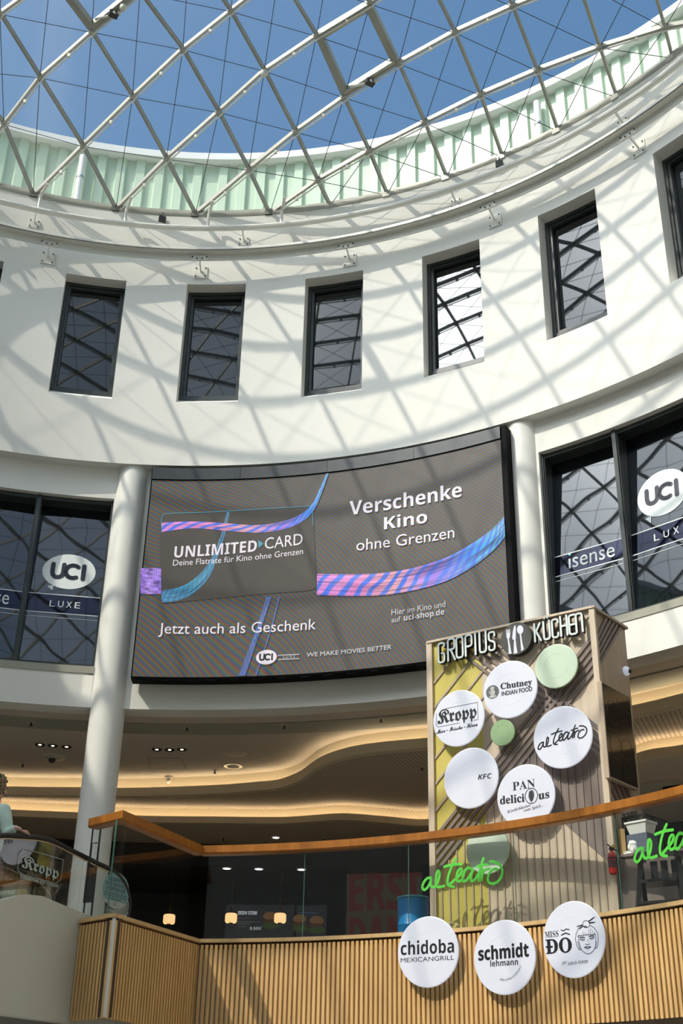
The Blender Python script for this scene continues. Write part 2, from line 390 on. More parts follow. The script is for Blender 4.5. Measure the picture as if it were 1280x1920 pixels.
# ---- lower drum wall with the big cinema windows
RL, ZS = 10.2, 7.55
wl = MB()
winL, winR = (-39.2, -5.25), (34.95, 68.9)
ZB0, ZB1 = 8.20, 11.16
for a0, a1 in (winL, winR):
    wl.arc(RL, a0, a1, ZB1, ZR, 34); wl.arc(RL, a0, a1, ZS, ZB0, 34)
    wl.ann(ZB1, RL, RL+.3, a0, a1, 34)
    for sa in (a0, a1): wl.poly([pc(RL, sa, ZB0), pc(RL+.3, sa, ZB0), pc(RL+.3, sa, ZB1), pc(RL, sa, ZB1)])
wl.arc(RL, winL[1], winR[0], ZS, ZR, 40); wl.arc(RL, -48, winL[0], ZS, ZR, 8); wl.arc(RL, winR[1], 85, ZS, ZR, 12)
S_(wl.build('wall_lower', M['wall2'], smooth=True))
wb = MB(); wb.arc(10.9, 85, 312, 0, ZR, 120); wb.arc(10.9, -48, 85, 0, 2.75, 80)
S_(wb.build('wall_back', M['wall2'], smooth=True))
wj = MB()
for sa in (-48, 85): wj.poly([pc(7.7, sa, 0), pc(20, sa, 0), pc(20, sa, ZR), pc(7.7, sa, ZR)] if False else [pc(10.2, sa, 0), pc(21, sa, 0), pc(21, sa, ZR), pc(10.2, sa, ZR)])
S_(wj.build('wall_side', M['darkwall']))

RG0, RG1 = 10.335, 10.565       # the cinema glazing leans back a little
M['decal_w'] = mat('white window film', (.80, .84, .82), .5)
M['decal_dark'] = mat('navy window lettering', (.012, .016, .035), .5)
M['decal_band'] = glass('navy film band', (.45, .45, .6), .02)
M['decal_line'] = mat('white film line', (.70, .74, .74), .5)
M['cyan'] = mat('cyan film dot', (.2, .62, .68), .5)
def disp_uci(mb_w, mb_d, S, c, ru, rv, off, tilt=0):
    mb_w.disc(S, c, ru, rv, off)
    x0 = c[0]-ru*.66; k = ru/.30
    def st(pts, wd=.052): mb_d.stroke(S, [(c[0]+x*k, c[1]+y*k) for x, y in pts], wd*k, off+.004)
    st([(-.185, .085), (-.185, -.02), (-.175, -.06), (-.145, -.083), (-.105, -.083), (-.072, -.06), (-.062, -.02), (-.062, .085)])
    cx, cy, rr = .045, .002, .083
    st([(cx+rr*math.cos(t), cy+rr*math.sin(t)) for t in [rad(d) for d in range(48, 318, 18)]])
    st([(.165, .085), (.165, -.085)])
for wi, (a0, a1) in enumerate((winL, winR)):
    wn = struct('window_%d' % (11+wi), pc(RL+.2, a0, ZB0)); R0, R1 = RL+.10, RL+.28
    f = MB(); npn = 5; t = .075; ta = math.degrees(t/R0); R1 = RL+.40
    f.sweep([(R0, ZB0), (R1, ZB0), (R1, ZB0+t), (R0, ZB0+t)], a0, a1, 34); f.sweep([(R0, ZB1-.07), (R1, ZB1-.07), (R1, ZB1), (R0, ZB1)], a0, a1, 34)
    for k in range(npn+1):
        ac = a0+(a1-a0)*k/npn; lo = max(a0, ac-ta*.42); hi = min(a1, ac+ta*.42)
        for d_, e_ in ((0, 0), (.03, .08)):
            f.sweep([(R0-.03+d_, ZB0), (R1, ZB0), (R1, ZB1), (R0-.03+d_, ZB1)], lo-e_, hi+e_, 1)
    f.build('window_frame', M['frame'], wn)
    sl_ = MB(); sl_.sweep([(RL-.012, ZB0-.11), (RL+.1, ZB0-.11), (RL+.1, ZB0+.005), (RL-.012, ZB0+.005)], a0, a1, 34); sl_.build('window_sill', M['ceil_band'], wn)
    for k in range(npn):
        b0 = a0+(a1-a0)*k/npn+ta*.42; b1 = a0+(a1-a0)*(k+1)/npn-ta*.42
        p = MB(); p.poly([pc(RG0, b0, ZB0+.07), pc(RG0, b1, ZB0+.07), pc(RG1, b1, ZB1-.05), pc(RG1, b0, ZB1-.05)])
        pn = p.build('pane', M['pane2'], wn)
    # flat panes: lettering films hug each pane
    def pane_surface(k):
        b0 = a0+(a1-a0)*k/npn+ta*.42; b1 = a0+(a1-a0)*(k+1)/npn-ta*.42
        A, Bv = pc(RG0, b0, ZB0+.07), pc(RG0, b1, ZB0+.07); ud = (Bv-A).normalized(); nn = Vector((ud.y, -ud.x, 0))
        if nn.dot(A) > 0: nn = -nn
        tl = math.atan2(RG1-RG0, ZB1-ZB0-.12); vd = (-nn*math.sin(tl)+Vector((0, 0, math.cos(tl)))); n2 = nn*math.cos(tl)+Vector((0, 0, math.sin(tl)))
        return Flat(A, ud, n2, vd), (Bv-A).length
    idx = (3, 4) if wi == 0 else (0, 1, 2)
    zt, zb_, z3 = 9.46-ZB0-.07, 9.13-ZB0-.07, 9.05-ZB0-.07
    for k in idx:
        S, Lk = pane_surface(k)
        bd = MB(); bd.on(S, [(0, zb_), (Lk, zb_), (Lk, zt), (0, zt)], .004); bd.build('film_band', M['decal_band'], wn)
        ln = MB()
        for z_, hh in ((zt, .016), (zb_, .016), (z3, .007)): ln.on(S, [(0, z_-hh/2), (Lk, z_-hh/2), (Lk, z_+hh/2), (0, z_+hh/2)], .006)
        uci = (wi == 0 and k == 4) or (wi == 1 and k == 1)
        mw, md = MB(), MB()
        if uci:
            if wi == 0: cL, cR, cT, cB = S.uv(79, 1071), S.uv(179, 1076), S.uv(131, 1040), S.uv(127, 1105); tx = ((94, 1125), (150, 1132))
            else: cL, cR, cT, cB = S.uv(1195, 935), S.uv(1291, 915), S.uv(1240, 883), S.uv(1244, 966); tx = ((1225, 992), (1291, 971))
            c = ((cL[0]+cR[0])/2, (cT[1]+cB[1])/2); ru, rv = (cR[0]-cL[0])/2, (cT[1]-cB[1])/2
            disp_uci(mw, md, S, c, ru, rv, .008)
            p0 = S.uv(*tx[0]); p1 = S.uv(*tx[1]); p1 = (p1[0], p0[1])
            zc = (zt+zb_)/2
            for q, ch in enumerate('LUXE'):
                x = p0[0]+(p1[0]-p0[0])*q/3.6; text_uv(ln, S, ch, (x, zc-.055), (x+.085, zc-.055), .11, .008)
            ln.on(S, [(c[0]-ru*.72, c[1]-rv*.9), (c[0]-ru*.5, c[1]-rv*.85), (c[0]-ru*.52, c[1]-rv*1.16)], .008)
            mw.build('logo_oval', M['decal_w'], wn); md.build('logo_letters', M['decal_dark'], wn)
        else:
            if wi == 1 and k == 0: p0, p1 = S.uv(1066, 1045), S.uv(1152, 1026)
            elif wi == 0: p1 = S.uv(17, 1124); p0 = (p1[0]-.62, p1[1])
            else: p0 = (.25, zb_+.08); p1 = (.87, zb_+.08)
            v0 = zb_+.075
            text_uv(ln, S, 'ısense', (p0[0], v0), (p1[0], v0), .165, .008)
            dt = MB(); dt.disc(S, (p0[0]+.02, v0+.235), .02, .02, .008); dt.build('dot', M['cyan'], wn)
        ln.build('film_lettering', M['decal_line'], wn)

# ================================================================== GLASS DOME
RG, HD, ZD = 10.07, 3.934, 17.2
def zd(x, y): return ZD+HD*max(0, 1-(x*x+y*y)/RG**2)
def dp(x, y): return Vector((x, y, zd(x, y)))
# grid shell with equal mesh sides: node (a, b) found by arc length along two directions of the paraboloid
KQ = HD/RG**2; EU = (math.cos(-.5911), math.sin(-.5911)); EV = (math.cos(-2.1757), math.sin(-2.1757))
def arcinv(t):
    u = t
    for _ in range(12):
        x = 2*KQ*u; u -= ((x*math.sqrt(1+x*x)+math.asinh(x))/(4*KQ)-t)/math.sqrt(1+x*x)
    return u
def nominal(a_, b_):
    u, v = arcinv(b_*1.1294-3.5064), arcinv(a_*1.1412-9.8997); return (u*EU[0]+v*EV[0], u*EU[1]+v*EV[1])
DK = {(0, -1): (1.38, 9.98), (0, 0): (2.28, 9.39), (0, 1): (3.21, 8.82), (0, 2): (4.18, 8.22), (0, 3): (5.1, 7.6), (0, 4): (5.99, 7.0), (0, 5): (6.91, 6.37), (0, 6): (7.8, 5.76), (1, -2): (-0.02, 10.05), (1, -1): (1.0, 9.35), (1, 0): (1.87, 8.72), (1, 1): (2.74, 8.11), (1, 2): (3.68, 7.46), (1, 3): (4.6, 6.82), (1, 4): (5.5, 6.22), (2, -3): (-1.5, 9.95), (2, -2): (-0.52, 9.23), (2, -1): (0.47, 8.53), (2, 0): (1.31, 7.88), (2, 1): (2.24, 7.28), (2, 2): (3.15, 6.69), (3, -4): (-2.98, 9.62), (3, -3): (-2.02, 8.98), (3, -2): (-1.07, 8.31), (3, -1): (-0.13, 7.63), (3, 0): (0.74, 7.05), (4, -3): (-2.66, 7.92), (4, -2): (-1.7, 7.34), (5, -3): (-3.2, 6.94)}
RINGAZ = {0: 14.45, 1: 20.76, 2: 27.33, 3: 33.51, 4: 39.69, 5: 46.27, 6: 52.55}
P2 = {}
for a_ in range(0, 24):
    for b_ in range(-14, 18):
        x, y = DK.get((a_, b_), nominal(a_, b_))
        if math.hypot(x, y) < RG+.02: P2[(a_, b_)] = (x, y)
def clip(p, q):      # from inside point p towards outside q up to the ring
    lo, hi = 0, 1
    for _ in range(30):
        m_ = (lo+hi)/2; x = p[0]+(q[0]-p[0])*m_; y = p[1]+(q[1]-p[1])*m_
        if math.hypot(x, y) < RG-.02: lo = m_
        else: hi = m_
    return (p[0]+(q[0]-p[0])*lo, p[1]+(q[1]-p[1])*lo)
dome = struct('ceiling_dome')
dome.name = 'ceiling'; ORG['ceiling'] = Vector((0, 0, 0))
chains = []
for a_ in range(0, 26):
    bs = sorted(b for (x, b) in P2 if x == a_)
    if not bs: continue
    pts = [P2[(a_, b)] for b in range(bs[0], bs[-1]+1)]
    if math.hypot(*pts[0]) < RG-.15: pts.insert(0, clip(pts[0], nominal(a_, bs[0]-1)))
    if math.hypot(*pts[-1]) < RG-.15: pts.append(clip(pts[-1], nominal(a_, bs[-1]+1)))
    chains.append(('A', a_, pts))
for b_ in range(-16, 18):
    as_ = sorted(a for (a, x) in P2 if x == b_)
    if not as_: continue
    pts = [P2[(a, b_)] for a in range(as_[0], as_[-1]+1)]
    if as_[0] == 0 and b_ in RINGAZ:
        q = pc(RG-.02, RINGAZ[b_], 0); pts.insert(0, (q.x, q.y))
    elif math.hypot(*pts[0]) < RG-.15: pts.insert(0, clip(pts[0], nominal(as_[0]-1, b_)))
    if math.hypot(*pts[-1]) < RG-.15: pts.append(clip(pts[-1], nominal(as_[-1]+1, b_)))
    chains.append(('B', b_, pts))
ends = []
for kind, k, pts in chains:
    m_ = MB()
    for p, q in zip(pts, pts[1:]):
        m_.bar(dp(*p), dp(*q), .042 if kind == 'B' else .05, .07); m_.bar(dp(*p), dp(*q), .052, .012, drop=-.041)
    m_.build('roof_bar', M['steel'], dome)
    ends += [pts[0], pts[-1]]
    if kind == 'A':
        pm = MB(); pm.tube([dp(*p)-Vector((-.07, .03, .09)) for p in pts], .014, 6)
        for p, q in zip(pts, pts[1:]):
            c_ = (Vector(dp(*p))+Vector(dp(*q)))/2-Vector((-.07, .03, .07)); pm.box(c_, (.05, .05, .07))
        pm.build('sprinkler_line', M['white_steel'], dome)
# bracing cables across every mesh of the grid, both diagonals
def cable_chain(cells):
    m_ = MB()
    for p, q in zip(cells, cells[1:]): m_.tube([dp(*p)-Vector((0, 0, .03)), dp(*q)-Vector((0, 0, .03))], .0065, 5, cap=False)
    m_.build('bracing_cable', M['cable'], dome)
for db in (1, -1):
    done = set()
    for k in sorted(P2):
        if k in done: continue
        ch = [k]; done.add(k)
        while (ch[-1][0]+1, ch[-1][1]+db) in P2: ch.append((ch[-1][0]+1, ch[-1][1]+db)); done.add(ch[-1])
        if len(ch) > 1: cable_chain([P2[c] for c in ch])
for b_ in range(0, 6):
    pb = pc(RG-.02, RINGAZ[b_], 0); pn_ = pc(RG-.02, RINGAZ[b_+1], 0)
    cable_chain([(pb.x, pb.y), P2[(0, b_+1)]]); cable_chain([(pn_.x, pn_.y), P2[(0, b_)]])
def node(m_, p): m_.lathe(dp(*p)-Vector((0, 0, .055)), [(.045, 0), (.058, .02), (.058, .09), (.03, .11)], 10)
rest = MB()
for (a_, b_), p in P2.items():
    if a_ <= 6 and b_ <= 6: m_ = MB(); node(m_, p); m_.build('node_plate', M['steel'], dome)
    else: node(rest, p)
rest.build('node_plate', M['steel'], dome)['kind'] = 'stuff'
rest = MB()
for p in ends:
    az = math.degrees(math.atan2(p[0], p[1])); vis = -25 < az < 60; bk = MB() if vis else rest
    bk.box(pc(RG-.06, az, ZD-.05), (.14, .07, .10), -rad(az))
    if vis: bk.build('edge_bracket', M['steel'], dome)
rest.build('edge_bracket', M['steel'], dome)['kind'] = 'stuff'
er = MB(); er.sweep([(RG-.06, ZD-.02), (RG+.03, ZD-.02), (RG+.03, ZD+.07), (RG-.06, ZD+.07)], 0, 360, 240); er.build('edge_ring', M['steel'], dome, smooth=True)
gl = MB(); rr_ = [0.01]+[RG*k/14 for k in range(1, 15)]
for r0, r1 in zip(rr_, rr_[1:]):
    for i in range(72):
        p, q = 5*i, 5*i+5
        gl.poly([pc(r0, p, zd(0, r0)+.06), pc(r0, q, zd(0, r0)+.06), pc(r1, q, zd(0, r1)+.06), pc(r1, p, zd(0, r1)+.06)])
gl.build('glazing', M['roof_glass'], dome, smooth=True)
def vent(corners, label, act=True):
    P = [dp(*c) for c in corners]; c0 = sum(P, Vector())/4
    v = thing('roof_vent', label, 'roof window', c0, 'opening vents in the glass roof')
    f = MB()
    for i in range(4):
        p, q = P[i].lerp(c0, .07), P[(i+1) % 4].lerp(c0, .07); f.bar(p, q, .13, .13, drop=-.02)
    f.build('vent_frame', M['steel'], v)
    if act:
        f = MB(); m_ = (P[2]+P[3])/2; m_ = m_.lerp(c0, .08); d_ = (P[0]-P[1]).normalized(); inn = (c0-m_).normalized()
        f.box(m_-Vector((0, 0, .12)), (.16, .10, .09), .5); f.build('motor', M['dark_bolt'], v)
        f = MB(); f.tube([m_-Vector((0, 0, .14)), m_-Vector((.34, -.12, .10))], .022, 8); f.lathe(m_-Vector((0, 0, .13)), [(.05, -.03), (.06, 0), (.05, .05)], 12); f.build('actuator_arm', M['white_steel'], v)
vent([P2[(2, 1)], P2[(2, 2)], P2[(1, 2)], P2[(1, 1)]], 'square opening vent with a motor arm, in the middle of the glass roof')
vent([P2[(5, -2)], P2[(5, -1)], P2[(4, -1)], P2[(4, -2)]], 'opening vent cut off by the top left edge of the picture')

for (px_, py_, lb) in ((231, 14, 'small round white device on the roof grid at the top left edge'), (495, 137, 'small grey device clamped to a roof grid node above the second window')):
    P = at_z(px_, py_, 18.9); rr0 = math.hypot(P.x, P.y); z_ = zd(P.x, P.y)-.10
    for _ in range(6): P = at_z(px_, py_, z_); z_ = zd(P.x, P.y)-.10
    t_ = thing('roof_device', lb, 'device', P, 'small devices on the roof grid')
    m_ = MB(); m_.lathe(P, [(.05, -.05), (.065, -.02), (.06, .03), (.02, .05)], 16); m_.build('housing', M['white_steel'], t_, smooth=True)
    m_ = MB(); m_.bar(P+Vector((0, 0, .02)), P+Vector((.02, .02, .10)), .03, .03); m_.build('clamp', M['dark_bolt'], t_)

# ---- mint corrugated parapet outside the glass
cg = MB(); n_ = 1100; RP = 11.6; prev = None; ZC0, ZC1 = 17.1, 19.86; cols = []
prof = [0, 0, .0, .05, .05, .05][:]
for i in range(n_):
    ph = i % 6; d_ = (.0, .0, .0, .07, .07, .07)[ph]; az_ = 360*(i+(.0 if ph not in (0, 3) else -.55))/n_
    cols.append((cg.vert(pc(RP-d_, az_, ZC0)), cg.vert(pc(RP-d_, az_, ZC1))))
for i in range(n_):
    a1_, b1_ = cols[i], cols[(i+1) % n_]; cg.face((a1_[0], b1_[0], b1_[1], a1_[1]))
S_(cg.build('wall_parapet', M['mint'], normals=False))
cpp = MB(); cpp.sweep([(RP-.22, 19.86), (RP+.25, 19.86), (RP+.25, 20.03), (RP-.22, 20.03)], 0, 360, 180); S_(cpp.build('trim_3', M['cap'], smooth=True))
for x in ((150, 330), (1006, 215)):
    P = at_r(*x, RP-.25); az_ = az_of(P); dpz = thing('downpipe', 'white rain pipe on the mint parapet, %s' % ('left, over the leftmost windows' if x[0] < 600 else 'right, near the top right corner'), 'pipe', pc(RP-.2, az_, 17.15), 'rain pipes outside the glass roof')
    m_ = MB(); m_.tube([pc(RP-.2, az_, 17.15), pc(RP-.2, az_, 19.6)], .07, 14); m_.build('pipe', M['cap'], dpz, smooth=True)
    for zz in (17.9, 19.0): m_ = MB(); m_.lathe(pc(RP-.2, az_, zz), [(.082, 0), (.082, .05)], 14); m_.build('clip', M['chrome'], dpz)

# ---- service rings under the kerb
pr = thing('pipe_ring', 'round white pipe running around the drum right under the glass roof', 'pipe', (0, 0, 16.64))
m_ = MB(); m_.tube([pc(9.78, a, 16.64) for a in range(-60, 121, 2)], .055, 10); m_.build('pipe', M['white_steel'], pr, smooth=True)
def plate_bracket(R, z, az, hw, h, root, stem):
    m_ = MB(); c_ = pc(RU-.012, az, z-.14); m_.box(c_, (hw, .02, h), -rad(az)); m_.bar(pc(RU-.02, az, z-.12), pc(R+.03, az, z-.02), .018, stem)
    m_.build('bracket', M['white_steel'], root)
    for sx in (-1, 1):
        for sz in (-1, 1):
            m_ = MB(); m_.lathe(pc(RU-.022, az+math.degrees(sx*hw*.36/RU), z-.14+sz*h*.36), [(.013, 0), (.013, .014)], 6, ax=-pc(1, az, 0))
            m_.build('bolt', M['dark_bolt'], root)
for k in range(-2, 6): plate_bracket(9.78, 16.62, -17.0+k*22+(.3), .2, .17, pr, .07) if False else None
for az_ in (-16.6, 5.4, 28.4, 46.8, 68, -38): plate_bracket(9.78, 16.62, az_, .20, .18, pr, .07)
for az_ in (-16.4, -7.3, 1.6, 9.6, -25.5, 17.5):
    if az_ > 12: continue
    m_ = MB(); m_.tube([pc(9.79, az_, 16.66), pc(9.79, az_, 16.98), pc(9.74, az_+.2, 17.07), pc(9.6, az_+.5, 17.14)], .028, 8); m_.build('riser', M['white_steel'], pr, smooth=True)
br = thing('beam_ring', 'flat white steel channel circling the drum above its windows', 'beam', (0, 0, 16.0))
m_ = MB(); m_.sweep([(9.74, 15.86), (9.74, 15.99), (9.60, 15.99), (9.60, 16.01), (9.76, 16.01), (9.76, 15.86)], -60, 120, 180)
m_.sweep([(9.60, 15.99), (9.60, 16.05), (9.615, 16.05), (9.615, 15.99)], -60, 120, 180); m_.build('channel', M['white_steel'], br, smooth=False)
for az_ in (-14.7, 1.1, 16.9, 32.5, 48.1, 63.9, -30.5):
    plate_bracket(9.7, 15.92, az_, .24, .26, br, .05)
    m_ = MB(); m_.box(pc(9.725, az_, 15.90), (.30, .02, .09), -rad(az_)); m_.build('splice_plate', M['white_steel'], br)
    for sx in (-1.4, -.5, .5, 1.4):
        m_ = MB(); m_.lathe(pc(9.713, az_+sx*.55, 15.90+(.015 if abs(sx) > 1 else -.018)), [(.014, 0), (.014, .014)], 6, ax=-pc(1, az_, 0))
        m_.build('bolt', M['dark_bolt'], br)
def cam_small(x, y, label):
    P = at_r(x, y, 9.93); az_ = az_of(P); t_ = thing('floodlight', label, 'light', P, 'small floodlights under the glass roof')
    m_ = MB(); m_.box(P, (.13, .07, .11), -rad(az_)+.3); m_.build('housing', M['frame'], t_)
    m_ = MB(); m_.box(P+pc(.06, az_+20, .04), (.05, .05, .07), -rad(az_)); m_.bar(P+Vector((0, 0, .06)), P+Vector((0, 0, .16)), .02, .02); m_.build('mount', M['dark_bolt'], t_)
cam_small(304, 411, 'small dark floodlight on the pipe ring, above the second window')
cam_small(936, 308, 'small grey floodlight under a roof bracket, right side')

# ================================================================== COLUMNS
for az_, lb in ((-3.75, 'round white column left of the big screen, reaching down behind the railing'), (33.35, 'round white column right of the big screen, behind the wooden tower'), (70.5, None), (-40.9, None)):
    if lb is None: continue
    m_ = MB(); c_ = pc(10.3, az_, 3.72); m_.lathe(c_, [(.265, 0), (.265, ZR-3.72)], 48); tag(m_.build('column', M['column'], loc=c_, smooth=True), lb, 'column')

# ================================================================== FOOD COURT SHELL
import bisect
def interp(tab):
    xs = [t[0] for t in tab]
    def g(a):
        if a <= xs[0]: return tab[0][1]
        if a >= xs[-1]: return tab[-1][1]
        i = bisect.bisect_right(xs, a)-1; t = (a-xs[i])/(xs[i+1]-xs[i])
        p0 = tab[max(i-1, 0)]; p1 = tab[i]; p2 = tab[i+1]; p3 = tab[min(i+2, len(tab)-1)]; h = p2[0]-p1[0]
        m1 = (p2[1]-p0[1])/(p2[0]-p0[0]); m2 = (p3[1]-p1[1])/(p3[0]-p1[0])
        return (2*t**3-3*t*t+1)*p1[1]+(t**3-2*t*t+t)*h*m1+(-2*t**3+3*t*t)*p2[1]+(t**3-t*t)*h*m2
    return g
ZF1, ZF2 = 7.20, 6.95
f1 = [(0, 1490), (150, 1492), (241, 1493), (350, 1490), (420, 1487), (480, 1482), (520, 1478), (557, 1465), (573, 1455), (590, 1442), (615, 1430), (651, 1419), (698, 1411), (758, 1405), (805, 1401), (1196, 1340), (1280, 1320)]
f2 = [(16, 1530), (140, 1535), (250, 1541), (400, 1543), (520, 1544), (557, 1542.6), (604, 1539), (639, 1537), (674, 1538.6), (721, 1542.6), (807, 1547), (1199, 1425), (1280, 1411)]
def curve(px, z):
    t = []
    for m_ in px: P = at_z(*m_, z); t.append((az_of(P), math.hypot(P.x, P.y)))
    return interp(sorted(t))
C1, C2 = curve(f1, ZF1), curve(f2, ZF2)
ZC1_, ZC2_, ZC3_ = 7.56, 7.28, 6.98
A0, A1, NA = -46, 84, 260
cs = struct('ceiling_court'); cs.name = 'ceiling.001'; ORG[cs.name] = Vector((0, 0, 0))
m_ = MB(); m_.ann(ZC1_, 11.45, lambda a: C1(a)+.35, A0, A1, NA); m_.build('ceiling_panel', M['ceil'], cs)
m_ = MB()
m_.sweep([(10.2, 7.55), (10.2, 7.62), (10.55, 7.62), (10.62, 7.57), (10.55, 7.545), (10.35, 7.55)], A0, A1, 130); m_.build('cornice', M['wall2'], cs, smooth=True)
m_ = MB(); m_.ann(7.575, 10.55, 10.98, A0, A1, 130); m_.build('ceiling_panel', M['ceil'], cs)
m_ = MB(); m_.sweep([(10.95, 7.60), (10.95, 7.555), (11.48, 7.555), (11.48, 7.60)], A0, A1, 130); m_.build('ceiling_band', M['ceil_band'], cs)
m_ = MB(); m_.ann(ZC2_-.03, lambda a: C1(a)+.14, lambda a: max(C2(a), C1(a)+.3)+.35, A0, A1, NA); m_.build('ceiling_panel', M['perf'], cs)
m_ = MB(); m_.ann(ZC3_, lambda a: C2(a)+.14, 21, A0, A1, NA); m_.build('ceiling_panel', M['ceil'], cs)
for Cf, z0, h in ((C1, ZF1, .155), (C2, ZF2, .12)):
    n_ = NA; m_ = MB(); e_ = MB()
    prf = [(0, z0), (0, z0+h), (.02, z0+h), (.02, z0+.05), (.15, z0+.05), (.15, z0)]
    cols = []; ec = []
    for i in range(n_+1):
        a_ = A0+(A1-A0)*i/n_; r_ = Cf(a_); cols.append([m_.vert(pc(r_+d_, a_, z)) for d_, z in prf]); ec.append([e_.vert(pc(r_+d_, a_, z0+h-.005)) for d_ in (.025, .055)])
    for c0, c1 in zip(cols, cols[1:]):
        for j in range(6): m_.face((c0[j], c0[(j+1) % 6], c1[(j+1) % 6], c1[j]))
    for c0, c1 in zip(ec, ec[1:]): e_.face((c0[0], c1[0], c1[1], c0[1]))
    lp = m_.build('cove_lip', M['lip'], cs, smooth=True)
    m2 = MB(); m2.ann(z0+h+.25 if Cf is C1 else ZC2_+.0, lambda a: Cf(a)+.34, lambda a: Cf(a)+.36, A0, A1, 2)
    e_.build('cove_light', M['led'], cs, normals=False)
    b_ = MB()
    for i in range(n_):
        p, q = A0+(A1-A0)*i/n_, A0+(A1-A0)*(i+1)/n_; top = (ZC1_ if Cf is C1 else ZC2_)
        b_.poly([pc(Cf(p)+.15, p, z0), pc(Cf(q)+.15, q, z0), pc(Cf(q)+.15, q, top), pc(Cf(p)+.15, p, top)])
    b_.build('cove_back', M['lip'], cs)
sb = MB(); sb.sweep([(7.68, 2.79), (12, 2.79), (12, 3.72), (7.68, 3.72)], 9.5, 84, 100); sb.sweep([(7.68, 3.70), (21, 3.70), (21, 3.72), (7.68, 3.72)], 9.5, 84, 100)
sb.sweep([(8.0, 2.79), (21, 2.79), (21, 3.72), (8.0, 3.72)], -46, 9.5, 60)
S_(sb.build('floor_gallery', M['floor']))
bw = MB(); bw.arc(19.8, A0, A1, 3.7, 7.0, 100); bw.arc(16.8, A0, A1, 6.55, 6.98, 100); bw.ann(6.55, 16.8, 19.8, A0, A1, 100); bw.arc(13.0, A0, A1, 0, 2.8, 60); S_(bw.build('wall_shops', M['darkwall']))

def ceil_at(x, y, z): return at_z(x, y, z)
# ---- ceiling fittings
def downlight(x, y, z, label, group, r=.06, black=True):
    P = ceil_at(x, y, z); t_ = thing('downlight', label, 'ceiling light', P, group)
    m_ = MB(); m_.lathe(P-Vector((0, 0, .012)), [(r*.78, .012), (r, .012), (r, 0), (r*.78, 0)], 24, closed=False); m_.lathe(P+Vector((0, 0, -.002)), [(r*.8, 0), (r*.8, .001)], 24); m_.build('trim_ring', M['black'] if black else M['white'], t_)
    m_ = MB(); q = r*(.30 if black else .8); m_.lathe(P-Vector((0, 0, .008)), [(q, 0), (q, .004)], 20); m_.build('lens', M['lamp'], t_)
for i, (x, y) in enumerate([(75, 1396), (99, 1398), (125, 1400)]): downlight(x, y, ZC1_, 'black-rimmed spotlight in the row of three left of the white column, %s of the row' % ('left', 'middle', 'right')[i], 'spotlights in the ceiling left of the column', .085)
for i, (x, y) in enumerate([(294, 1405), (318, 1405.5), (341, 1405)]): downlight(x, y, ZC1_, 'black-rimmed spotlight in the row of three under the big screen, %s of the row' % ('left', 'middle', 'right')[i], 'spotlights in the ceiling under the screen', .085)
for x, y, lb in [(326, 1565, 'above the corner of the glass railing'), (517, 1570, 'middle one above the railing'), (702, 1571, 'nearest to the wooden tower, above the railing')]: downlight(x, y, ZC3_, 'round warm downlight in the dark ceiling, %s' % lb, 'downlights in the dark ceiling', .075, False)
downlight(745, 1436, ZC2_, 'round downlight in the perforated ceiling left of the tower', 'downlights in the perforated ceiling', .06, False)
downlight(1276, 1355, ZC2_, 'round downlight in the perforated ceiling at the right edge of the picture', 'downlights in the perforated ceiling', .06, False)
for x, y, lb in [(425, 1628, 'left'), (485, 1629, 'middle'), (565, 1630, 'right')]: downlight(x, y, 6.55, 'warm downlight in the dark shop behind the railing glass, %s one' % lb, 'downlights inside the dark shop', .09, False)
def fitting(name, label, cat, x, y, z, prof, m, n=24, extra=None):
    P = ceil_at(x, y, z); mb = MB(); mb.lathe(P, [(r, -h) for r, h in prof], n)
    if extra:
        t_ = thing(name, label, cat, P); mb.build('base', m, t_, smooth=True); extra(P, t_)
    else: tag(mb.build(name, m, loc=P, smooth=True), label, cat)
M['ceil_fit'] = mat('ceiling fitting', (.55, .50, .42), .5)
def dome_x(P, t_): m_ = MB(); m_.lathe(P, [(.065, -.03), (.06, -.07), (.04, -.10), (.01, -.11)], 20); m_.build('camera_dome', M['black'], t_, smooth=True)
fitting('security_camera', 'black dome security camera hanging from the ceiling left of the white column', 'camera', 98, 1419, ZC1_, [(.22, 0), (.20, .02), (.10, .04)], M['ceil_fit'], extra=dome_x)
def cone_x(P, t_): m_ = MB(); m_.lathe(P, [(.055, -.03), (.05, -.09), (.015, -.13)], 16); m_.build('sensor_tip', M['ceil_fit'], t_, smooth=True)
fitting('smoke_detector', 'brown cone-shaped smoke detector on the ceiling below the spotlights', 'detector', 317, 1456, ZC1_, [(.08, 0), (.08, .03)], M['ceil_fit'], extra=cone_x)
def spk_x(P, t_): m_ = MB(); m_.lathe(P, [(.11, -.012), (.10, -.02)], 24); m_.build('grille', M['ceil'], t_)
fitting('ceiling_speaker', 'round silver-rimmed ceiling speaker below the flush grey one', 'speaker', 437, 1436, ZC1_, [(.165, 0), (.165, .012), (.13, .012)], M['chrome'], extra=spk_x)
fitting('ceiling_grille', 'flush round grey grille in the ceiling under the big screen', 'vent', 440, 1413, ZC1_, [(.20, 0), (.19, .006)], M['ceil_fit'])
